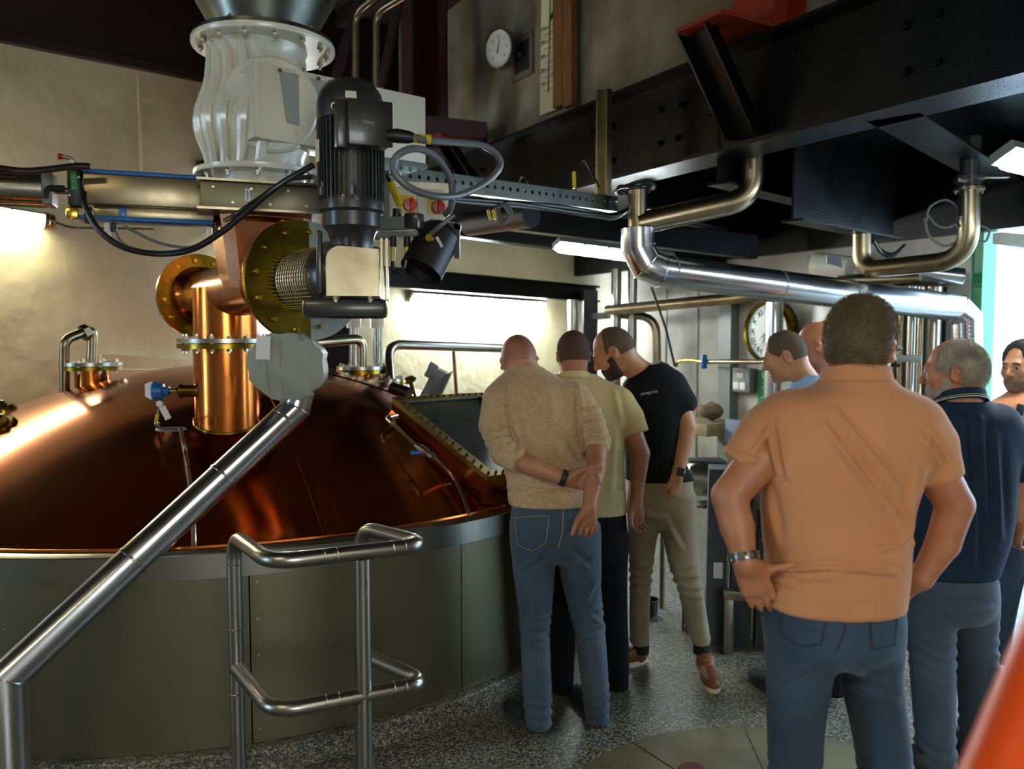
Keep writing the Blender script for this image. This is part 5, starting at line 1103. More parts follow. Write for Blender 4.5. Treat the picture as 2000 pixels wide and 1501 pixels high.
def patch(name, o, quad, m, n=10, th=.0025, parent=None):
    """thin patch laid on the surface inside the pixel polygon quad (tl,tr,br,bl) + point at the bottom"""
    tl, tr, br, bl = quad[:4]; g = G(); top = []; 
    for j in range(n+1):
        for i in range(n+1):
            u, v = i/n, j/n; x = (tl[0]*(1-u)+tr[0]*u)*(1-v)+(bl[0]*(1-u)+br[0]*u)*v; y = (tl[1]*(1-u)+tr[1]*u)*(1-v)+(bl[1]*(1-u)+br[1]*u)*v
            if len(quad) > 4: y += v*quad[4]*(1-abs(2*u-1))
            top.append(hit(o, x, y, th))
    if any(t is None for t in top): return None
    g.v = top; g.f = [(j*(n+1)+i, j*(n+1)+i+1, (j+1)*(n+1)+i+1, (j+1)*(n+1)+i) for j in range(n) for i in range(n)]
    k = len(top); bd = [i for i in range(n+1)]+[(j)*(n+1)+n for j in range(1, n+1)]+[n*(n+1)+i for i in range(n-1, -1, -1)]+[j*(n+1) for j in range(n-1, 0, -1)]
    cen = sum((top[i] for i in bd), Vector())/len(bd)
    g.v += [top[i]+(CO-top[i]).normalized()*-.006 for i in bd]; L_ = len(bd)
    g.f += [(bd[i], bd[(i+1) % L_], k+(i+1) % L_, k+i) for i in range(L_)]
    return obj(name, g, m, parent=parent or o)
# -- head, hands, shoes
def hframe(yaw, pitch=0., roll=0.):
    f = A_([-math.sin(yaw), math.cos(yaw), 0]); r = A_([math.cos(yaw), math.sin(yaw), 0]); u = A_([0, 0, 1.])
    f2 = f*math.cos(pitch)-u*math.sin(pitch); u2 = u*math.cos(pitch)+f*math.sin(pitch)
    r2 = r*math.cos(roll)+u2*math.sin(roll); u3 = u2*math.cos(roll)-r*math.sin(roll)
    return np.stack([r2, f2, u3], 1)
def head_prims(c, R, s=1., fat=0.):
    T = lambda p: A_(c)+R@(A_(p)*s); P = []
    def E(p, r, k=.03, sub=False, Rm=None): P.append(p_ell(T(p), A_(r)*s, R if Rm is None else R@Rm, k*s, sub))
    def K(a, b, ra, rb, k=.012): P.append(p_cap(T(a), T(b), ra*s, rb*s, k*s))
    E((0, -.014, .027), (.076, .096, .092)); E((0, -.04, -.005), (.066, .064, .075)); E((0, .03, -.03), (.060+fat, .062, .086)); E((0, .03, -.072), (.052+fat, .052, .040))
    E((0, .074, -.098), (.022, .019, .016), .02); K((-.034, .083, .022), (.034, .083, .022), .011, .011, .02)
    for q in (-1, 1): E((q*.031, .101, .006), (.018, .016, .012), .014, True)
    for q in (-1, 1): K((q*.020, .0885, .0125), (q*.043, .0815, .0125), .0055, .0055, .004); K((q*.021, .0875, -.0015), (q*.042, .081, -.001), .005, .005, .004)
    K((0, .088, .012), (0, .112, -.026), .007, .0115)
    for q in (-1, 1): E((q*.011, .1, -.033), (.008, .010, .007), .006); E((q*.042, .062, -.02), (.02, .024, .024), .02)
    K((-.018, .086, -.061), (.018, .086, -.061), .0065, .0065, .008); K((-.015, .085, -.072), (.015, .085, -.072), .0075, .0075, .008)
    for q in (-1, 1):
        a = q*.42; Rm = A_([[math.cos(a), math.sin(a), 0], [-math.sin(a), math.cos(a), 0], [0, 0, 1]])
        E((q*.079, -.012, -.006), (.0075, .019, .033), .006, False, Rm); K((q*.082, -.022, .012), (q*.086, -.026, -.002), .006, .006, .005)
        E((q*.088, -.006, -.004), (.008, .010, .019), .004, True, Rm)
    return P, T
def hair_cuts(T, R, s, nape=-.058, back=.0, bald=None, front=.085, slope=1.05, ear=1.):
    P = []
    def half(n, d, k=.006):   # remove where n.p > d
        n = A_(n, float); n /= np.linalg.norm(n); nw = R@n; cw = T(n*d)
        def fn(X, Y, Z): return -((X-cw[0])*nw[0]+(Y-cw[1])*nw[1]+(Z-cw[2])*nw[2])
        return (A_([-1e3]*3), A_([1e3]*3), fn, k, True)
    P.append(half((0, .25, -1), -nape)); P.append(half((0, 1, -slope), .012+back)); P.append(half((0, 1, .35), front, .012))
    for q in (-1, 1): P.append(p_ell(T((q*.083, -.010, -.012)), A_([.026, .026*ear, .038*ear])*s, R, .006, True))
    if bald: P.append(p_ell(T(bald[0]), A_(bald[1])*s, R, .01, True))
    return P
def beard_cuts(T, R, s):
    P = []
    def half(n, d, k=.008):
        n = A_(n, float); n /= np.linalg.norm(n); nw = R@n; cw = T(n*d)
        return (A_([-1e3]*3), A_([1e3]*3), lambda X, Y, Z: -((X-cw[0])*nw[0]+(Y-cw[1])*nw[1]+(Z-cw[2])*nw[2]), k, True)
    P.append(half((0, .42, 1), -.004)); P.append(half((0, -1, 0), -.002)); P.append(p_ell(T((0, .1, -.0665)), A_([.019, .02, .006])*s, R, .003, True))
    for q in (-1, 1): P.append(p_ell(T((q*.05, .065, -.038)), A_([.026, .03, .018])*s, R, .008, True)); P.append(p_ell(T((q*.083, -.008, -.012)), A_([.02, .022, .036])*s, R, .006, True))
    return P
def strands(name, hairobj, V, Q, n, L, m, parent, comb=(0, 0, 0), w=.0009, jit=.35, seed=3, filt=None):
    r = np.random.default_rng(seed); N = vnorm(V, Q); ids = r.integers(0, len(V), n); g = G(); comb = A_(comb, float)
    P = V[ids]; D = N[ids]*.6+comb+r.normal(size=(n, 3))*jit; D /= np.linalg.norm(D, axis=1)[:, None]
    if filt is not None: kp = filt(P); P, D = P[kp], D[kp]
    l = L*r.uniform(.5, 1.15, len(P)); S = np.cross(D, r.normal(size=(len(P), 3))); S /= np.linalg.norm(S, axis=1)[:, None]; S2 = np.cross(D, S)
    P = P-D*.002; M1 = P+D*(l*.55)[:, None]; T1 = P+D*l[:, None]+A_([0, 0, -.12])*l[:, None]+comb*(l*.3)[:, None]
    og = A_(ORG[parent.name]); n = len(P); VV = np.empty((n, 7, 3))
    for k in range(3):
        a = 2*PI*k/3; o_ = (S*math.cos(a)+S2*math.sin(a))*w; VV[:, k] = P+o_; VV[:, 3+k] = M1+o_*.7
    VV[:, 6] = T1; VV = VV.reshape(-1, 3)-og; F_ = []
    b = np.arange(n)[:, None]*7
    q = np.concatenate([b+A_([[k, (k+1) % 3, 3+(k+1) % 3, 3+k]]) for k in range(3)]); t = np.concatenate([b+A_([[3+k, 3+(k+1) % 3, 6]]) for k in range(3)])
    me = bpy.data.meshes.new(name); me.from_pydata(VV.tolist(), [], q.tolist()+t.tolist()); me.polygons.foreach_set('use_smooth', [True]*len(me.polygons))
    o = mesh_obj(name, me, m, parent); ORG[o.name] = ORG[parent.name]; return o
def hand_prims(w0, d, w, flip=1, s=1., curl=(.35, .5, .4), spread=.0, th=(.75, .55, .3), thcurl=.3):
    w0 = A_(w0, float); d = A_(d, float); d /= np.linalg.norm(d); w = A_(w, float); w = w-d*(w@d); w /= np.linalg.norm(w); n = np.cross(d, w)*flip; P = []
    kx = (.031, .0105, -.0105, -.029); ln = (.072, .080, .074, .058); rd = (.0095, .0098, .0094, .0082)
    P.append(p_ell(w0+d*.05*s, A_([.058, .037, .015])*s, np.stack([d, w, n], 1), .015))
    P.append(p_cap(w0, w0+d*.02*s, .024*s, .022*s, .02))
    for i in range(4):
        kn = w0+(d*(.092-.003*abs(i-1.2))+w*kx[i])*s; P.append(p_cap(w0+(d*.02+w*kx[i]*.55)*s, kn, .013*s, .0115*s, .010))
        p = kn; a = 0
        for j in range(3):
            cu = curl[i][j] if isinstance(curl[0], (list, tuple)) else curl[j]
            a += cu; dr = d*math.cos(a)+n*math.sin(a)+w*spread*(1.2-i)*.3; q = p+dr*ln[i]*(.44, .31, .25)[j]*s
            r0 = rd[i]*(1-.08*j); P.append(p_cap(p, q, r0*s, r0*.93*s, .0025)); p = q
    p = w0+(d*.018+w*.018+n*.008)*s; q = w0+(d*.05+w*.042+n*.014)*s; P.append(p_cap(p, q, .017*s, .0135*s, .012))
    dr = d*th[0]+w*th[1]+n*th[2]; dr /= np.linalg.norm(dr); q2 = q+dr*.036*s; P.append(p_cap(q, q2, .0125*s, .0108*s, .006))
    dr2 = dr+n*thcurl-w*thcurl*.6; dr2 /= np.linalg.norm(dr2); P.append(p_cap(q2, q2+dr2*.028*s, .0108*s, .0088*s, .004)); return P
def shoe(parent, heel, dirv, m_up, m_sole, L=.29, laces=None, hi=.0, wd=1.):
    d = A_([dirv[0], dirv[1], 0], float); d /= np.linalg.norm(d); w = A_([-d[1], d[0], 0]); h0 = A_([heel[0], heel[1], 0.]); R = np.stack([d, w, A_([0, 0, 1.])], 1); w_ = wd
    P = [p_ell(h0+d*.055+A_([0, 0, .045]), (.062, .038*w_, .048), R, .03), p_ell(h0+d*.19+A_([0, 0, .033]), (.10, .047*w_, .036), R, .04), p_cap(h0+d*.05+A_([0, 0, .06]), h0+d*.06+A_([0, 0, .095+hi]), .040, .040, .02, True), p_cap(h0+d*.07+A_([0, 0, .07]), h0+d*.17+A_([0, 0, .045]), .036, .032, .03)]
    V, Q = sdf_mesh(P, .0065); V[:, 2] = np.maximum(V[:, 2], .012); o = np_obj('shoe', V, Q, m_up, parent)
    pts = []
    for t in np.linspace(0, 2*PI, 36, endpoint=False):
        c = math.cos(t); sx = L/2*c; wid = (.043+.008*c-.006*(c < -.5))*w_*1.0*math.sin(t)*1.02*(1+.12*abs(c)); pts.append(Vector(h0+d*(L/2-.005+sx)+w*wid))
    g = G().prism([p+Vector((0, 0, .0005)) for p in pts], (0, 0, .027)); obj('sole', g, m_sole, parent=o)
    if laces:
        for k in range(4):
            c = h0+d*(.125+.027*k)+A_([0, 0, .097-.0125*k]); obj('lace', G().tube([Vector(c-w*.02), Vector(c+A_([0, 0, .004])), Vector(c+w*.02)], .003, 6), laces, parent=o)
    return o
SK = {}
def skin(name, col, var='#b5654a'):
    m = MAT(name, col, .5, 0, bump=.12, bscale=160, var=.2, vscale=14, col2=var, sss=.04, bdist=.001); return m
def clothm(name, col, col2=None, rough=.85, bs=500, b=.25, vs_=5): 
    m = MAT(name, col, rough, 0, bump=b, bscale=bs, var=.16, vscale=vs_, col2=col2, bdist=.0012); m.node_tree.nodes['Principled BSDF'].inputs['Sheen Weight'].default_value = .12 if sum(lin(col)[:3]) > .15 else .0; m.node_tree.nodes['Principled BSDF'].inputs['Specular IOR Level'].default_value = .25; return m
def tors(S, Y, phi=0.):
    """rows y, xl, xr, hd, dY -> loft rows"""
    out = []
    for (y, xl, xr, hd, dY) in S:
        p = W((xl+xr)/2, y, Y+dY); out.append((p.z, p.x, p.y, (xr-xl)/2/FPX*(Y+dY), hd))
    return out
def chain(C_, Y, k=.02, dr=0., flat_end=False):
    P = []
    for i in range(len(C_)-1):
        a, b = C_[i], C_[i+1]; P.append(p_cap(wv(a[0], a[1], Y+a[2]), wv(b[0], b[1], Y+b[2]), a[3]+dr, b[3]+dr, k if i == 0 else .006, flat=(flat_end and i == len(C_)-2)))
    return P
HH = .0055
def person(label, Y, head, shirt, trou=None, legs=(), arms=(), sleeves=(), hands=(), mats=None, phi=0., neck=None, hair=None, group=None, disp=None, tdisp=None, sn=2.5, base=None, h=HH, hem_c=None, collar=None, torso_k=.05, extra=()):
    """builds body (one continuous skin), hair, shirt, trousers"""
    hx, hy, hdY, yaw, pitch, roll, hs = head; c = wv(hx, hy, Y+hdY); R = hframe(yaw, pitch, roll)
    bx = base or W(hx, hy, Y); t = thing('person', label, 'person', (bx[0], bx[1], 0), group)
    HP, T = head_prims(c, R, hs, mats.get('fat', 0)); rows = tors(shirt, Y)
    inner = [(z, cx, cy, max(.02, hw-.014), max(.02, hd-.014)) for z, cx, cy, hw, hd in rows]
    nbp = wv(neck[0], neck[1], Y+neck[2]); nr_ = neck[3]
    B = [p_loft(inner, phi, sn, .03)]+HP+[p_cap(T((0, -.035, -.045)), nbp, .056*hs, nr_, .03)]
    for a in arms: B += chain(a, Y)
    for hd_ in hands: B += hd_
    V, Q = sdf_mesh(B, h); body = np_obj('body', V, Q, mats['skin'], t, keep=True)
    # eyes
    for q in (-1, 1):
        e = Vector(T((q*.031, .0795, .005))); f = Vector(R[:, 1])
        ey = obj('eye', G().lathe([(0, -.0115), (.008, -.008), (.0115, 0), (.008, .008), (.0045, .0105), (0, .0115)], e, f, n=14), MP['eye'], parent=t)
        obj('iris', G().lathe([(0, .0128), (.0055, .0114), (.0055, .010)], e, f-Vector((0, 0, .1)), n=12), MP['iris'], parent=ey)
        if mats.get('brow'):
            a_, b_, c_ = (Vector(T(p)) for p in ((q*.014, .0945, .024), (q*.03, .0955, .028), (q*.048, .082, .022))); obj('eyebrow', G().tube(cat_rom([a_, b_, c_], 3), [.003]*3+[.0035]*3+[.001], 6), mats['brow'], parent=t)
    if mats.get('brow'): obj('lips', G().tube([Vector(T(p)) for p in ((-.022, .0895, -.067), (0, .0955, -.066), (.022, .0895, -.067))], [.003, .0045, .003], 8), MP['lips'], parent=t)
    if hair:
        hsh = dict(hair.get('shape', {})); th_ = hsh.pop('th', .006); tp_ = hsh.pop('top', 0.); hp = head_prims(c, R, hs, mats.get('fat', 0))[0][:3]+([p_ell(T((0, -.01, .05)), A_([.072, .088, .07+tp_])*hs, R, .03*hs)] if tp_ else []); V, Q = sdf_mesh(hp, .005, off=th_, post=hair_cuts(T, R, hs, **hsh)); ho = np_obj('hair', V, Q, mats['hair'], t)
        if hair.get('n'): strands('hair_strands', ho, V, Q, hair['n'], hair['L'], mats.get('strand', mats['hair']), t, hair.get('comb', (0, 0, 0)), w=hair.get('w', .0009), jit=hair.get('jit', .35))
    if mats.get('beard'):
        V, Q = sdf_mesh(head_prims(c, R, hs, mats.get('fat', 0))[0], .0045, off=mats.get('bth', .0035), post=beard_cuts(T, R, hs)); bo = np_obj('beard', V, Q, mats['beard'], t)
        if mats.get('bn'): strands('beard_strands', bo, V, Q, mats['bn'], .012, mats['beard'], t, (0, 0, -.5), w=.0007)
    # shirt
    S = [p_loft(rows, phi, sn, .03)]
    for s_ in sleeves: S += chain(s_, Y, torso_k, flat_end=True)
    S += list(extra)
    if collar:
        q = A_(W(collar[0], collar[1], Y+collar[2])); S.append(p_cap(q+A_([0, 0, -.05]), q+A_([0, 0, collar[5]*.25]), collar[3]*1.25, collar[3]*1.04, .03, True))
    V, Q = sdf_mesh(S, .0065, 2); V = cloth_disp(V, Q, **(disp or dict(amp=.003, seed=1)))
    sh_ = np_obj('shirt', V, Q, mats['shirt'], t, keep=True)
    if collar:   # collar: a band around the neck
        (cx, cy, cY, rw, rh, hh_, tilt) = collar[:7]; cc_ = W(cx, cy, Y+cY); g = G(); n = 40; top = []; bot = []
        for k in range(n):
            a = 2*PI*k/n; u, v = math.cos(a), math.sin(a); u2 = u*math.cos(phi)-v*math.sin(phi)*rh/rw
            lo_ = cc_+Vector((rw*1.08*u, rh*1.08*v, tilt*v)); hi_ = cc_+Vector((rw*.97*u, rh*.97*v, tilt*v+hh_)); bot.append(lo_); top.append(hi_)
        inn = [p+(cc_+Vector((0, 0, hh_))-p)*.05-Vector((0, 0, .002)) for p in top]; inb = [p+(cc_-p)*.12 for p in bot]
        g.v = bot+top+inn+inb; g.f = [(i, (i+1) % n, n+(i+1) % n, n+i) for i in range(n)]+[(n+i, n+(i+1) % n, 2*n+(i+1) % n, 2*n+i) for i in range(n)]+[(2*n+i, 2*n+(i+1) % n, 3*n+(i+1) % n, 3*n+i) for i in range(n)]
        co_ = obj('collar', g, mats.get('collar', mats['shirt']), parent=t)
        for (f_, mm) in (collar[7] if len(collar) > 7 else ()): obj('collar_stripe', G().tube([b*(1-f_)+a_*f_+(b-cc_)*.015 for b, a_ in zip(bot, top)], .0016, 5, closed=True), mm, parent=co_)
    tr_ = None
    if trou:
        TR = [p_loft(tors(trou, Y), phi, 2.3, .03, bt=.13)]
        for L_ in legs:
            L0 = L_[0]; kx = FPX/Y; L_ = [(L0[0]-.10*kx, L0[1]+.012*kx, L0[2]-.012*kx, L0[3]*.9, L0[4])]+list(L_); TR.append(p_loft(tors(L_, Y), 0, 2.2, .03))
        V, Q = sdf_mesh(TR, .0065, 2); V = cloth_disp(V, Q, **(tdisp or dict(amp=.003, seed=5)))
        tr_ = np_obj('trousers', V, Q, mats['trousers'], t, keep=True)
    return t, body, sh_, tr_, T
def band(name, parent, a, b, Y, r, m, w=.02, t_=.5, rr=1.12):
    """watch band around the forearm between pixel joints a and b"""
    p, q = Vector(wv(a[0], a[1], Y+a[2])), Vector(wv(b[0], b[1], Y+b[2])); c = p+(q-p)*t_; ax = (q-p).normalized()
    return obj(name, G().lathe([(r, -w/2), (r*rr, -w/2), (r*rr, w/2), (r, w/2)], c, ax, n=32), m, parent=parent), c, ax
MP = {'eye': MAT('eye_white', '#cfc8c0', .2), 'iris': MAT('iris_dark', '#2a2018', .15), 'lips': MAT('lips', '#9a5548', .5),
      'skinA': skin('tanned_skin', '#ad7654', '#9d6343'), 'skinB': skin('warm_skin', '#b87a5c'), 'skinC': skin('light_skin', '#bb8760', '#ad7450'), 'skinD': skin('ruddy_skin', '#b87c58', '#a86a48'), 'skinE': skin('ruddy_old_skin', '#b87a58', '#a86848'),
      'denim': clothm('blue_denim', '#45535f', '#323f4b', .8, 380, .4, 4), 'denimD': clothm('mid_blue_denim', '#394b5b', '#2a3947', .8, 380, .4, 3), 'denimE': clothm('grey_denim', '#4a5661', '#3c4751', .8, 380, .4, 3), 'blackj': clothm('black_trousers', '#090a0c', '#060607'),
      'khaki': clothm('khaki_cotton', '#958a70', '#867b62', .8, 300, .3), 'sweat': clothm('heather_beige_knit', '#b89a74', '#a98b66', .95, 420, .5, 60), 'polob': clothm('sand_polo', '#c4b17e', '#b8a470', .85), 'tee': clothm('black_tee', '#0c0f13', '#090b0e'),
      'salmon': clothm('salmon_pique', '#c98c5e', '#c08258', .85, 700, .35), 'navy': clothm('navy_polo', '#172b3e', '#132334', .8), 'lblue': clothm('light_blue_shirt', '#8fb2d6'), 'salm2': clothm('salmon_polo', '#d99067'),
      'stitch': MAT('tan_stitch', '#a08a68', .7), 'dstitch': MAT('dark_seam', '#27323c', .8), 'shoeb': MAT('black_suede', '#15161a', .7), 'soleb': MAT('dark_sole', '#2c2e2c', .6), 'soleg': MAT('grey_sole', '#8a857a', .6), 'brownl': MAT('brown_leather', '#7a4a22', .5, var=.2, vscale=20), 'cream': MAT('cream_sole', '#c9c2ac', .6), 'lace': MAT('tan_lace', '#a06a38', .7),
      'hairA': MAT('shaved_stubble', '#9b6347', .6, bump=.3, bscale=300, var=.4, vscale=16, col2='#7f4f3a', bdist=.001), 'hairB': MAT('dark_short_hair', '#4a3324', .8, bump=.6, bscale=300, bdist=.002), 'hairC': MAT('brown_short_hair', '#5d4a38', .8, bump=.6, bscale=300, bdist=.002),
      'hairD': MAT('sandy_brown_hair', '#5f5034', .7, bump=.6, bscale=200, var=.4, vscale=25, col2='#463a26', bdist=.003), 'hairD2': MAT('olive_brown_hair', '#63522f', .6), 'hairE': MAT('grey_blond_hair', '#b5aa92', .7, bump=.6, bscale=200, var=.5, vscale=18, col2='#857d6e', bdist=.003), 'hairI': MAT('near_black_hair', '#1d1a18', .6, bump=.5, bscale=200), 'hairF': MAT('grey_brown_hair', '#57493a', .8, bump=.5, bscale=300, bdist=.002),  # hairD2 is the olive-brown colour of the strands themselves
      'beardC': MAT('dark_beard', '#352820', .85, bump=.7, bscale=250, bdist=.002), 'beardE': MAT('white_beard', '#9c8878', .85, bump=.6, bscale=250, bdist=.002), 'beardI': MAT('stubble_beard', '#755c4a', .85, bump=.5, bscale=250, bdist=.002), 'sock': MAT('black_sock', '#0c0c0e', .9), 'metalw': MAT('watch_steel', '#77746a', .3, 1), 'strap': MAT('black_strap', '#101214', .6)}
M_ = MP
# ---- A: man in the beige sweater, hands clasped behind his back
YA = 3.42
hL = (1106, 935, -.165)
A_arm_L = [(976, 792, .06, .05), (965, 830, .02, .048), (984, 882, -.09, .044), (1040, 909, -.155, .040), hL+(.027,)]
A_arm_R = [(1128, 772, .08, .05), (1166, 865, -.03, .044), (1163, 915, -.15, .043), (1151, 988, -.225, .027)]
handL = hand_prims(wv(1106, 935, YA-.165), (.95, .05, -.10), (.1, .0, .98), 1, 1., curl=((.55, .75, .6),)*4, th=(.9, .45, .1), thcurl=.4)
handR = hand_prims(wv(1151, 990, YA-.225), (-.12, -.05, -1), (-.95, -.1, .1), -1, 1., curl=((1.0, 1.2, .7), (1.05, 1.2, .7), (1.1, 1.2, .7), (1.2, 1.2, .7)), th=(.95, .30, .05), thcurl=.1)
tA, bA, sA, rA, T_ = person('person in a beige knit sweater and blue jeans, hands clasped behind back', YA, (1013, 707, .20, .10, .42, .06, .98),
    [(716, 996, 1058, .07, .16), (735, 972, 1092, .10, .14), (757, 950, 1128, .115, .11), (790, 950, 1140, .12, .08), (840, 962, 1145, .125, .05), (890, 978, 1146, .12, .03), (935, 988, 1147, .125, .01), (965, 990, 1150, .13, .0), (983, 992, 1153, .13, .0)],
    trou=[(965, 1004, 1140, .10, 0), (985, 998, 1152, .11, 0), (1005, 996, 1166, .12, -.01), (1030, 994, 1171, .13, -.02), (1075, 996, 1173, .13, -.02), (1095, 1000, 1173, .11, 0)],
    legs=([(1070, 997, 1086, .10, -.01), (1100, 999, 1084, .10, 0), (1150, 1006, 1081, .092, .0), (1200, 1012, 1078, .085, .0), (1235, 1014, 1074, .078, -.01), (1290, 1017, 1076, .078, .0), (1350, 1020, 1079, .073, .02), (1416, 1026, 1079, .07, .03)],
          [(1070, 1088, 1174, .10, .02), (1100, 1090, 1175, .10, .04), (1150, 1100, 1176, .092, .06), (1200, 1112, 1180, .085, .08), (1235, 1121, 1183, .078, .08), (1290, 1128, 1187, .078, .1), (1350, 1136, 1191, .073, .13), (1404, 1142, 1190, .07, .14)]),
    arms=(A_arm_L, A_arm_R), sleeves=([(976, 790, .06, .066), (965, 830, .02, .064), (984, 884, -.09, .057), (1017, 903, -.14, .050)], [(1122, 775, .08, .066), (1147, 812, .04, .063), (1166, 862, -.03, .056), (1164, 880, -.06, .052)]),
    hands=(handL, handR), mats=dict(skin=M_['skinA'], hair=M_['hairA'], shirt=M_['sweat'], trousers=M_['denim']), neck=(1026, 735, .14, .062), hair=dict(shape=dict(th=.0018, bald=((0, .05, .12), (.06, .07, .05)))),
    disp=dict(amp=.004, seed=3, freq=11, folds=[(1010, 800, 1020, 920, 9, .006), (1060, 880, 1130, 930, 8, .008), (1095, 860, 1125, 905, 7, .006), (1000, 950, 1100, 975, 7, .006), (955, 840, 1000, 870, 6, .008), (965, 860, 1005, 885, 5, .007), (985, 800, 1000, 880, 7, .005), (1140, 830, 1180, 822, 6, .006), (1142, 845, 1184, 840, 5, .006), (1075, 770, 1085, 850, 12, .004), (945, 852, 988, 838, 4, .006), (948, 868, 995, 853, 4, .006), (958, 884, 1003, 868, 4, .006), (1138, 800, 1176, 796, 4, .005), (1140, 815, 1180, 811, 4, .005), (1143, 857, 1186, 853, 4, .006), (990, 748, 1000, 850, 5, -.006), (1122, 750, 1136, 860, 5, -.007), (992, 958, 1110, 960, 4, -.005), (1020, 925, 1090, 958, 7, .005), (1105, 930, 1060, 965, 6, .005)]),
    tdisp=dict(amp=.004, seed=4, freq=10, bands=((.50, .09, .006, 160), (.12, .08, .008, 120)), folds=[(1060, 1075, 1020, 1110, 6, .006), (1110, 1080, 1150, 1110, 6, .006), (1165, 1130, 1140, 1180, 7, .006), (1150, 1200, 1185, 1225, 5, .006), (1020, 1240, 1070, 1250, 5, .005)]), extra=[p_cap(wv(1026, 742, YA+.14), wv(1021, 708, YA+.165), .075, .066, .02, True)])
for (a, b, t_, nm) in ((A_arm_L[-2], A_arm_L[-1], .93, 'watch_strap'),):
    o, c, ax = band(nm, tA, a, b, YA, .0305, M_['strap'], .024, t_, 1.12)
for q in ([(1005, 1001), (1071, 999), (1065, 1062), (1010, 1064), 12], [(1138, 1062), (1166, 1050), (1160, 1058), (1136, 1062), 4]):
    pass
pk = patch('back_pocket', rA, [(1004, 1003), (1076, 1000), (1069, 1062), (1010, 1066), 14], M_['denim'])
seam('pocket_stitch', rA, [(1007, 1010), (1073, 1007), (1066, 1060), (1040, 1075), (1012, 1063), (1007, 1010)], .0012, M_['stitch'], off=.0055)
seam('yoke_seam', rA, [(996, 995), (1030, 985), (1095, 992), (1150, 985)], .0014, M_['stitch']); seam('centre_seam', rA, [(1097, 968), (1100, 1000), (1098, 1040), (1090, 1070)], .0016, M_['stitch']); seam('belt_loop', rA, [(1093, 972), (1098, 1000)], .004, M_['denim'])
seam('side_seam', rA, [(1000, 1100), (1015, 1200), (1019, 1300), (1026, 1400)], .0015, M_['dstitch'])
shoe(tA, wv(1064, 1446, YA+.03)[:2], (-.55, .75), M_['shoeb'], M_['soleb'], .29, wd=1.05); shoe(tA, wv(1172, 1425, YA+.15)[:2], (-.32, .9), M_['shoeb'], M_['soleb'], .29, wd=1.05)
# ---- B: man in the sand polo behind him
YB = 3.86
handB = hand_prims(wv(1243, 978, YB-.03), (.02, -.02, -1), (-.9, -.35, 0), -1, .98, curl=(.45, .6, .4), th=(.95, .15, .25))
tB, bB, sB, rB, _ = person('person in a sand coloured polo shirt and black trousers, seen from behind', YB, (1119, 694, .12, .12, .25, .0, .98),
    [(730, 1090, 1160, .06, .1), (745, 1062, 1195, .10, .08), (765, 1045, 1222, .12, .06), (800, 1040, 1226, .125, .04), (850, 1045, 1222, .125, .02), (900, 1050, 1221, .125, 0), (950, 1052, 1222, .125, 0), (985, 1052, 1224, .125, 0), (1001, 1052, 1225, .125, 0)],
    trou=[(990, 1065, 1221, .12, 0), (1040, 1063, 1226, .13, 0), (1090, 1065, 1226, .125, 0), (1110, 1068, 1225, .11, 0)],
    legs=([(1085, 1066, 1142, .10, 0), (1150, 1068, 1138, .09, 0), (1220, 1072, 1126, .08, 0), (1290, 1076, 1122, .07, .02), (1352, 1078, 1120, .065, .02)], [(1085, 1150, 1226, .10, .02), (1150, 1160, 1225, .09, .02), (1220, 1172, 1226, .08, .04), (1290, 1180, 1229, .07, .05), (1345, 1186, 1227, .065, .06)]),
    arms=([(1214, 790, .02, .055), (1250, 885, -.01, .047), (1243, 978, -.03, .028)],), sleeves=([(1208, 788, .03, .075), (1228, 815, .02, .073), (1241, 849, .0, .068)],), hands=(handB,),
    mats=dict(skin=M_['skinA'], hair=M_['hairB'], shirt=M_['polob'], trousers=M_['blackj']), neck=(1122, 745, .1, .062), hair=dict(shape=dict(th=.004, nape=-.05), n=6000, L=.006, comb=(0, 0, -.9), w=.0006), disp=dict(amp=.003, seed=8, freq=10, folds=[(1205, 830, 1190, 980, 8, .005), (1150, 950, 1215, 930, 6, .005), (1200, 760, 1215, 830, 6, .004), (1170, 975, 1220, 962, 5, .005)]),
    collar=(1122, 742, .09, .078, .078, .03, -.02))
shoe(tB, wv(1097, 1380, YB+.0)[:2], (-.1, 1), M_['shoeb'], M_['soleg'], .29); shoe(tB, wv(1206, 1372, YB+.04)[:2], (.12, 1), M_['shoeb'], M_['soleg'], .29)
seam('yoke_seam', sB, [(1150, 880), (1195, 884), (1222, 882)], .0015, M_['stitch']); seam('sleeve_stripe', sB, [(1223, 852), (1258, 846)], .0015, M_['stitch']) ; patch('back_pocket', rB, [(1185, 1015), (1218, 1013), (1216, 1062), (1184, 1066), 5], M_['blackj'])
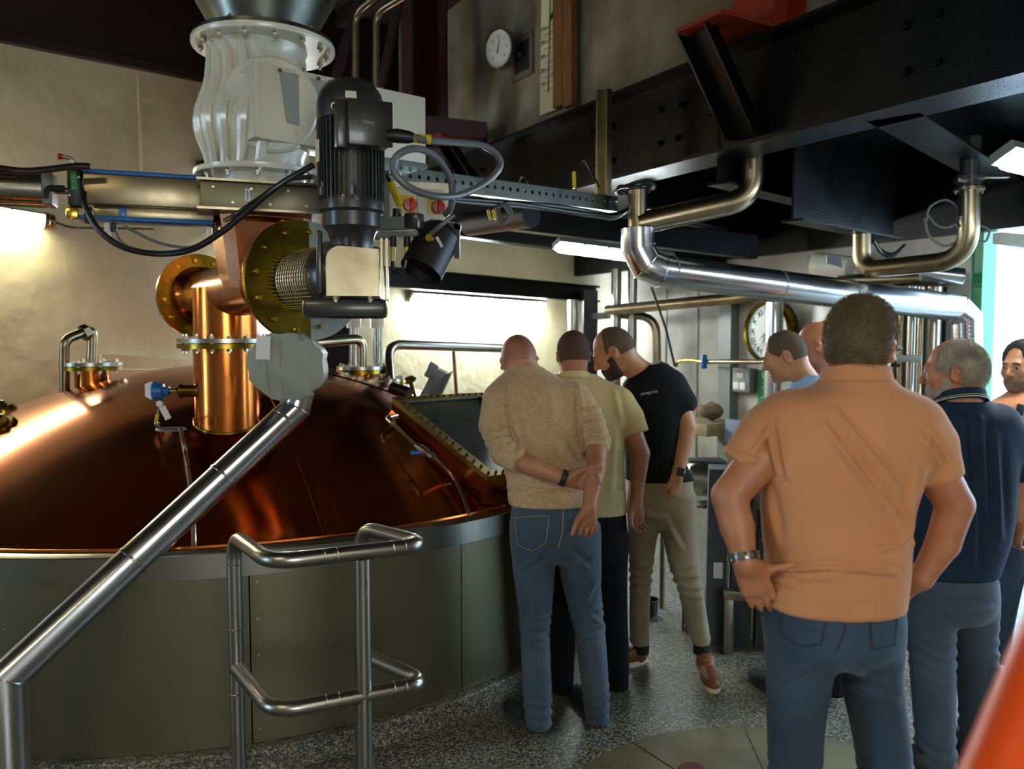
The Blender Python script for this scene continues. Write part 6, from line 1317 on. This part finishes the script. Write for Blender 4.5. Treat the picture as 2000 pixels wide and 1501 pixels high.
# ---- C: bearded man in the black t-shirt, leaning and looking down
YC = 4.10
handC = hand_prims(wv(1322, 930, YC-.12), (-.05, .0, -1), (-.8, -.5, 0), 1, 1., curl=(.35, .5, .4), th=(.9, .35, .3))
tC, bC, sC, rC, TC = person('person in a black t-shirt and khaki trousers with dark beard, looking down', YC, (1197, 688, -.02, 1.35, .55, .0, 1.02),
    [(712, 1262, 1300, .07, .0), (725, 1235, 1322, .10, 0), (750, 1215, 1332, .12, 0), (790, 1216, 1334, .13, 0), (840, 1219, 1330, .13, 0), (880, 1221, 1330, .13, 0), (915, 1221, 1345, .13, 0), (936, 1220, 1356, .13, 0)],
    trou=[(925, 1228, 1350, .12, 0), (960, 1227, 1354, .13, 0), (1000, 1226, 1357, .13, 0), (1030, 1226, 1359, .12, 0)],
    legs=([(1005, 1226, 1290, .10, 0), (1060, 1227, 1280, .09, 0), (1120, 1228, 1274, .08, 0), (1180, 1229, 1270, .075, .02), (1256, 1230, 1268, .07, .04)], [(1005, 1288, 1359, .10, -.02), (1060, 1297, 1362, .09, -.06), (1110, 1308, 1365, .085, -.10), (1145, 1322, 1372, .085, -.12), (1200, 1337, 1379, .075, -.06), (1252, 1351, 1387, .072, -.02)]),
    arms=([(1318, 755, 0, .055), (1342, 835, -.06, .047), (1322, 930, -.12, .029)],), sleeves=([(1312, 755, 0, .075), (1332, 785, -.02, .072), (1338, 800, -.03, .068)],), hands=(handC,),
    mats=dict(skin=M_['skinC'], hair=M_['hairC'], shirt=M_['tee'], trousers=M_['khaki'], beard=M_['beardC'], brow=M_['beardC']), neck=(1262, 738, 0, .066), hair=dict(shape=dict(th=.0025, front=.035, slope=1.1), n=6000, L=.006, comb=(0, 0, -.9), w=.0006), disp=dict(amp=.004, seed=21),
    tdisp=dict(amp=.004, seed=22, bands=((.50, .08, .010, 130), (.14, .06, .006, 110)), folds=[(1300, 1010, 1330, 1070, 6, .008), (1250, 1000, 1290, 1010, 6, .006), (1320, 1130, 1365, 1120, 5, .01)]), extra=[p_cap(wv(1278, 738, YC), wv(1266, 722, YC), .09, .078, .03, True)])
shoe(tC, wv(1262, 1290, YC+.12)[:2], (-.85, -.35), M_['brownl'], M_['cream'], .29, M_['lace']); shoe(tC, wv(1372, 1272, YC+.02)[:2], (-.02, -1), M_['brownl'], M_['cream'], .29, M_['lace'])
for x, y, dy in ((1252, 1262, .08), (1370, 1262, .0)): obj('sock', G().tube([Vector(wv(x, y-25, YC+dy)), Vector(wv(x, y+12, YC+dy))], .042, 20), M_['sock'], parent=tC)
o, c, ax = band('watch_strap', tC, (1342, 835, -.06, 0), (1322, 930, -.12, 0), YC, .033, M_['stitch'], .022, .88, 1.08)
obj('watch_case', G().box(c+Vector((.004, -.038, 0)), (.036, .012, .042), rot_to(-ax, (1, 0, 0)), .004), M_['strap'], parent=tC)
h_, n_ = hit(sC, 1268, 766, .003, True)
if h_: text(tC, 'patagonia', h_, (1, -.1, .18), (0, -.2, 1), .022, M_['paper'] if 'paper' in M_ else M['paper'])
# ---- D: tall man in the salmon polo, hands on hips
YD = 2.11
DL = [(1535, 835, .0, .062), (1424, 968, -.05, .045), (1440, 1030, -.07, .043), (1455, 1096, -.10, .029)]
DR = [(1785, 850, .0, .062), (1866, 985, -.02, .046), (1842, 1060, -.01, .042), (1800, 1128, .0, .029)]
hDL = hand_prims(wv(1455, 1096, YD-.10), (.42, .22, -.88), (.88, -.22, .40), -1, 1.02, curl=((.10, .2, .15),)*4, th=(.05, 1.0, -.15), thcurl=0.)
hDR = hand_prims(wv(1800, 1128, YD+.0), (-.62, .75, -.25), (-.2, -.2, -.95), -1, 1.0, curl=((.2, .3, .2),)*4, th=(.5, .6, .2))
tD, bD, sD, rD, TD = person('tall person in a salmon polo shirt and jeans, hands on hips, nearest', YD, (1682, 680, .02, -.62, .10, .0, 1.0),
    [(742, 1625, 1725, .075, 0), (757, 1575, 1765, .095, 0), (775, 1530, 1795, .115, 0), (800, 1502, 1815, .125, 0), (840, 1490, 1822, .135, 0), (890, 1487, 1808, .14, 0), (930, 1489, 1795, .142, 0), (1000, 1492, 1776, .145, 0), (1050, 1495, 1769, .148, -.01), (1090, 1500, 1766, .148, -.01), (1112, 1497, 1766, .145, -.01), (1140, 1490, 1762, .148, -.01), (1176, 1489, 1758, .148, -.01)],
    trou=[(1150, 1494, 1752, .135, 0), (1200, 1492, 1757, .15, -.01), (1250, 1494, 1758, .155, -.02), (1290, 1497, 1756, .14, 0)],
    legs=([(1255, 1495, 1630, .12, 0), (1300, 1499, 1622, .11, 0), (1350, 1500, 1613, .105, 0), (1425, 1502, 1603, .095, 0), (1500, 1504, 1600, .088, .01), (1600, 1508, 1598, .09, .01), (1750, 1515, 1592, .08, .02), (1880, 1520, 1590, .08, .02)],
          [(1255, 1634, 1757, .12, .02), (1300, 1640, 1750, .11, .02), (1350, 1651, 1757, .105, .03), (1425, 1667, 1769, .095, .04), (1500, 1680, 1778, .088, .05), (1600, 1690, 1784, .09, .05), (1750, 1705, 1784, .08, .05), (1880, 1712, 1782, .08, .05)]),
    arms=(DL, DR), sleeves=([(1545, 822, 0, .082), (1500, 850, 0, .076), (1448, 912, -.01, .060)], [(1782, 838, 0, .080), (1812, 870, 0, .074), (1838, 938, -.01, .060)]), hands=(hDL, hDR),
    mats=dict(skin=M_['skinD'], hair=M_['hairD'], strand=M_['hairD2'], shirt=M_['salmon'], trousers=M_['denimD']), neck=(1675, 752, .0, .066), hair=dict(shape=dict(th=.005, nape=-.050, top=.012, front=.09, ear=1.15), n=9000, L=.013, comb=(.1, .1, .3), w=.0007, jit=.28),
    disp=dict(amp=.0035, seed=31, freq=8, folds=[(x0, y0, x1, y1, w*.75, a*1.5) for (x0, y0, x1, y1, w, a) in [(1520, 920, 1500, 840, 9, .006), (1540, 930, 1520, 820, 8, .005), (1610, 830, 1720, 980, 11, .007), (1630, 800, 1760, 960, 10, .005), (1720, 960, 1780, 1060, 9, .006), (1500, 1112, 1620, 1105, 5, .009), (1620, 1106, 1755, 1117, 5, .009), (1560, 1130, 1640, 1124, 5, .004), (1790, 900, 1770, 1010, 7, .005), (1800, 850, 1835, 910, 6, .005), (1815, 840, 1850, 900, 5, .005), (1500, 840, 1470, 890, 7, .005), (1790, 960, 1765, 1060, 7, .005), (1650, 1065, 1740, 1068, 5, .002), (1440, 880, 1490, 905, 5, .004), (1500, 950, 1520, 1060, 9, .004), (1700, 1075, 1765, 1060, 6, .004), (1500, 1125, 1570, 1150, 6, .004)]]),
    tdisp=dict(amp=.004, seed=32, freq=9, bands=((.49, .10, .008, 150),), folds=[(1600, 1290, 1520, 1330, 8, .006), (1640, 1290, 1700, 1320, 7, .006), (1560, 1225, 1600, 1235, 6, .004), (1650, 1330, 1750, 1370, 7, .006), (1505, 1380, 1590, 1400, 6, .006)]),
    collar=(1671, 750, .0, .087, .078, .042, -.012))
patch('back_pocket', rD, [(1522, 1187), (1618, 1189), (1605, 1258), (1530, 1240), 8], M_['denimD']); patch('back_pocket', rD, [(1696, 1190), (1752, 1186), (1745, 1262), (1700, 1270), 6], M_['denimD'])
seam('pocket_stitch', rD, [(1524, 1192), (1616, 1194), (1604, 1256), (1570, 1262), (1532, 1240), (1524, 1192)], .0012, M_['dstitch'], off=.0055); seam('pocket_stitch', rD, [(1698, 1196), (1750, 1192), (1744, 1258), (1702, 1266), (1698, 1196)], .0012, M_['dstitch'], off=.0055)
seam('centre_seam', rD, [(1652, 1182), (1650, 1230), (1634, 1270)], .0018, M_['dstitch']); seam('waist_seam', rD, [(1495, 1185), (1560, 1184), (1650, 1186), (1750, 1182)], .0014, M_['dstitch'])
for P in ([(1500, 800), (1510, 860), (1490, 930)], [(1812, 800), (1822, 860), (1800, 940)], [(1496, 1172), (1600, 1176), (1755, 1171)]): seam('shirt_seam', sD, P, .0012, M_['salmon'], off=.0004)
o, c, ax = band('watch_bracelet', tD, DL[-2], DL[-1], YD, .0345, M_['metalw'], .02, .86, 1.1)
for k in range(10): a = 2*PI*k/10; u_ = ax.orthogonal().normalized(); w_ = ax.cross(u_); obj('bracelet_link', G().box(c+(u_*math.cos(a)+w_*math.sin(a))*.0375, (.017, .014, .004), rot_to(u_*math.cos(a)+w_*math.sin(a), ax), .001), M_['metalw'], parent=o)
for sx in (-1, 1):   # glasses
    obj('glasses_lens', G().lathe([(0, 0), (.024, 0), (.024, .002), (0, .002)], Vector(TD((sx*.033, .118, .0))), Vector(hframe(-.62, .1)[:, 1]), n=20), MAT('lens_glass', '#b8c6d0', .05, trans=.9) if sx < 0 else bpy.data.materials['lens_glass'], parent=tD)
    obj('glasses_temple', G().tube([Vector(TD(p)) for p in ((sx*.058, .116, .004), (sx*.083, .09, .006), (sx*.085, .0, .006))], .0018, 6), M_['strap'], parent=tD)
    obj('glasses_rim', G().tube([Vector(TD((sx*.033+.025*math.cos(a), .119, .022*math.sin(a)))) for a in np.linspace(0, 2*PI, 20, endpoint=False)], .0016, 6, closed=True), M_['strap'], parent=tD)
shoe(tD, wv(1556, 1950, YD+.0)[:2], (-.1, 1), M_['brownl'], M_['cream'], .29); shoe(tD, wv(1748, 1950, YD+.02)[:2], (.15, 1), M_['brownl'], M_['cream'], .29)
# ---- E: grey-haired man in the navy polo
YE = 3.12
hE = hand_prims(wv(1988, 1012, YE-.02), (.02, .3, -.9), (-.3, .9, .2), 1, 1., curl=(.4, .5, .4))
tE, bE, sE, rE, TE = person('grey-haired person in a navy polo with a striped collar and grey jeans', YE, (1862, 725, .02, 1.0, .12, .05, 1.03),
    [(786, 1838, 1918, .08, .02), (800, 1815, 1945, .11, .01), (825, 1798, 1972, .125, 0), (870, 1785, 1982, .14, 0), (930, 1778, 1978, .15, 0), (1000, 1770, 1972, .155, 0), (1050, 1768, 1964, .155, 0), (1090, 1768, 1950, .15, 0), (1118, 1768, 1940, .148, 0)],
    trou=[(1095, 1772, 1936, .13, 0), (1130, 1766, 1940, .14, 0), (1180, 1766, 1943, .14, 0), (1215, 1769, 1943, .12, 0)],
    legs=([(1180, 1769, 1858, .11, 0), (1240, 1775, 1861, .10, 0), (1300, 1780, 1861, .095, 0), (1380, 1787, 1861, .09, 0), (1440, 1791, 1861, .088, 0), (1488, 1792, 1866, .088, 0)], [(1180, 1856, 1943, .11, .05), (1240, 1863, 1942, .10, .06), (1300, 1870, 1947, .095, .08), (1380, 1878, 1948, .09, .1), (1440, 1880, 1946, .088, .1), (1480, 1880, 1946, .088, .1)]),
    arms=([(1958, 835, 0, .06), (1988, 930, .0, .050), (1988, 1012, -.02, .032)], [(1805, 850, .02, .05), (1786, 950, 0, .048), (1782, 1040, .1, .03)]), sleeves=([(1950, 830, 0, .085), (1976, 870, 0, .078), (1990, 936, 0, .066)], [(1812, 840, .02, .075), (1798, 900, .02, .07)]), hands=(hE,),
    mats=dict(skin=M_['skinE'], hair=M_['hairE'], shirt=M_['navy'], trousers=M_['denimE'], beard=M_['beardE'], bn=900, brow=M_['beardE'], fat=.004), neck=(1876, 785, .01, .072), hair=dict(shape=dict(th=.004, nape=-.06, front=.06, bald=((0, .02, .13), (.042, .055, .035))), n=9000, L=.018, comb=(.15, -.1, -.7), w=.0006, jit=.2),
    disp=dict(amp=.004, seed=41, freq=9, sz=(1.3, 1, .25), folds=[(1850, 820, 1835, 930, 9, .007), (1880, 815, 1892, 1000, 9, .008), (1915, 820, 1925, 1000, 9, .008), (1945, 850, 1955, 1050, 8, .007), (1830, 900, 1815, 1050, 9, .006), (1905, 950, 1900, 1100, 8, .006), (1865, 900, 1870, 1090, 8, .006)]),
    tdisp=dict(amp=.004, seed=42, bands=((.50, .1, .007, 120), (.12, .08, .008, 110)), folds=[(1780, 1160, 1850, 1190, 7, .007), (1850, 1190, 1930, 1185, 7, .007)]),
    collar=(1874, 789, .01, .092, .085, .038, -.035, ((.12, M['paper']), (.30, MAT('yellow_stripe', '#a8a84a', .7)))))
patch('back_pocket', rE, [(1785, 1128), (1838, 1126), (1830, 1172), (1790, 1178), 6], M_['denimE']); seam('side_seam', rE, [(1772, 1200), (1782, 1300), (1790, 1400), (1796, 1480)], .0016, M_['dstitch'])
shoe(tE, wv(1828, 1505, YE-.06)[:2], (-.3, .9), M_['soleb'], M_['soleb'], .29); shoe(tE, wv(1915, 1495, YE+.05)[:2], (.05, 1), M_['soleb'], M_['soleb'], .29)
# ---- F, G, H: heads looking left behind the tall man
def simple(label, Y, head, shirtm, skinm, hairm, hair, sh, neck, feet, collar=None, beard=None, group=None):
    cx = W(head[0], head[1], Y); lg = 1.74*FPX/Y+646
    f = lambda z: 646+(HC-z)*FPX/Y
    k = FPX/Y; x = sh
    t = person(label, Y, head, [(f(1.50), x-.06*k, x+.06*k, .07, 0), (f(1.44), x-.17*k, x+.17*k, .10, 0), (f(1.36), x-.20*k, x+.20*k, .12, 0), (f(1.1), x-.17*k, x+.17*k, .125, 0), (f(.93), x-.17*k, x+.17*k, .125, 0)],
        trou=[(f(.97), x-.16*k, x+.16*k, .12, 0), (f(.80), x-.17*k, x+.17*k, .12, 0)], legs=([(f(.85), x-.165*k, x-.0*k, .1, 0), (f(.5), x-.15*k, x-.03*k, .07, 0), (f(.08), x-.14*k, x-.03*k, .06, 0)], [(f(.85), x+.0*k, x+.165*k, .1, 0), (f(.5), x+.03*k, x+.15*k, .07, 0), (f(.08), x+.03*k, x+.14*k, .06, 0)]),
        arms=([(x-.19*k, f(1.35), 0, .045), (x-.2*k, f(1.1), 0, .04), (x-.17*k, f(.86), -.05, .03)], [(x+.19*k, f(1.35), 0, .045), (x+.2*k, f(1.1), 0, .04), (x+.17*k, f(.86), -.05, .03)]), sleeves=([(x-.18*k, f(1.36), 0, .065), (x-.2*k, f(1.18), 0, .055)], [(x+.18*k, f(1.36), 0, .065), (x+.2*k, f(1.18), 0, .055)]),
        hands=(hand_prims(wv(x-.17*k, f(.86), Y-.05), (0, 0, -1), (0, 1, 0), -1), hand_prims(wv(x+.17*k, f(.86), Y-.05), (0, 0, -1), (0, 1, 0), 1)),
        mats=dict(skin=skinm, hair=hairm, shirt=shirtm, trousers=M_['blackj'], brow=M_['beardC'], beard=beard), neck=neck, hair=hair, collar=collar, h=.006, group=group)
    for s in (-1, 1): q = wv(x+s*.09*k, 700, Y); shoe(t[0], (q[0], q[1]), (-.3, .9) if Y < 4.3 else (-.6, .5), M_['shoeb'], M_['soleb'])
    return t
simple('person with cropped greying hair and a light blue collar, profile facing left', 3.75, (1531, 695, 0, 1.25, .38, 0, .93), M_['lblue'], M_['skinC'], M_['hairF'], dict(shape=dict(th=.003, front=.075), n=6000, L=.006, comb=(0, 0, -.9), w=.0006), 1590, (1574, 742, .02, .058), None, collar=(1580, 748, .02, .078, .085, .04, -.0))
simple('bald person facing left, just behind the light blue collar', 4.25, (1592, 673, 0, 1.2, .12, 0, .98), M_['tee'], M_['skinD'], M_['hairA'], None, 1625, (1610, 745, .02, .064), None)
simple('mostly hidden bald person whose crown shows behind another bald head', 5.0, (1614, 662, 0, .6, .1, 0, 1.0), M_['tee'], M_['skinC'], M_['hairA'], None, 1640, (1625, 720, .02, .064), None)
# ---- I: dark-haired man at the right edge, facing the camera side
YI = 3.95
tI, bI, sI, rI, TI = person('dark-haired person with stubble in a salmon polo at the right edge', YI, (1997, 717, .0, 2.02, .06, .0, 1.0),
    [(765, 1985, 2045, .08, 0), (780, 1950, 2080, .11, 0), (800, 1938, 2096, .125, 0), (850, 1936, 2095, .13, 0), (920, 1944, 2090, .13, 0), (985, 1944, 2088, .13, 0)],
    trou=[(965, 1950, 2084, .12, 0), (1020, 1946, 2088, .13, 0), (1050, 1948, 2088, .12, 0)],
    legs=([(1020, 1945, 2022, .1, 0), (1080, 1940, 2005, .09, 0), (1150, 1937, 1990, .08, .1), (1220, 1934, 1975, .075, .15), (1290, 1930, 1966, .07, .15)], [(1020, 2018, 2088, .1, 0), (1150, 2025, 2080, .08, 0), (1310, 2030, 2075, .07, 0)]),
    arms=([(1950, 815, 0, .05), (1946, 900, -.04, .042), (1985, 955, -.16, .03)], [(2085, 815, 0, .05), (2098, 900, -.04, .042), (2050, 955, -.16, .03)]), sleeves=([(1955, 815, 0, .07), (1948, 870, -.01, .06)], [(2080, 815, 0, .07), (2092, 870, -.01, .06)]),
    hands=(hand_prims(wv(1985, 955, YI-.16), (.9, -.2, .1), (0, -.3, .9), -1), hand_prims(wv(2050, 955, YI-.16), (-.9, -.2, .1), (0, -.3, .9), 1)),
    mats=dict(skin=M_['skinC'], hair=M_['hairI'], shirt=M_['salm2'], trousers=M_['denimD'], beard=M_['beardI'], brow=M_['hairI']), neck=(2008, 768, .0, .064), hair=dict(shape=dict(th=.005, top=.010, front=.078, slope=.92), n=4000, L=.012, comb=(-.2, 0, .3), w=.0007), collar=(2008, 772, .0, .082, .08, .035, .012))
obj('sunglasses', G().box(Vector(wv(1992, 800, YI-.14)), (.04, .02, .055), Matrix.Rotation(.3, 3, 'Y'), .012).tube(cat_rom([Vector(wv(x, y, YI-.145)) for x, y in ((1990, 805), (1984, 815), (1990, 832), (1996, 845))]), .006, 8), M_['strap'], parent=tI)
shoe(tI, wv(1942, 1300, YI+.12)[:2], (-.7, -.3), M_['brownl'], M_['cream']); shoe(tI, wv(2055, 1300, YI)[:2], (-.4, -.8), M_['brownl'], M_['cream'])
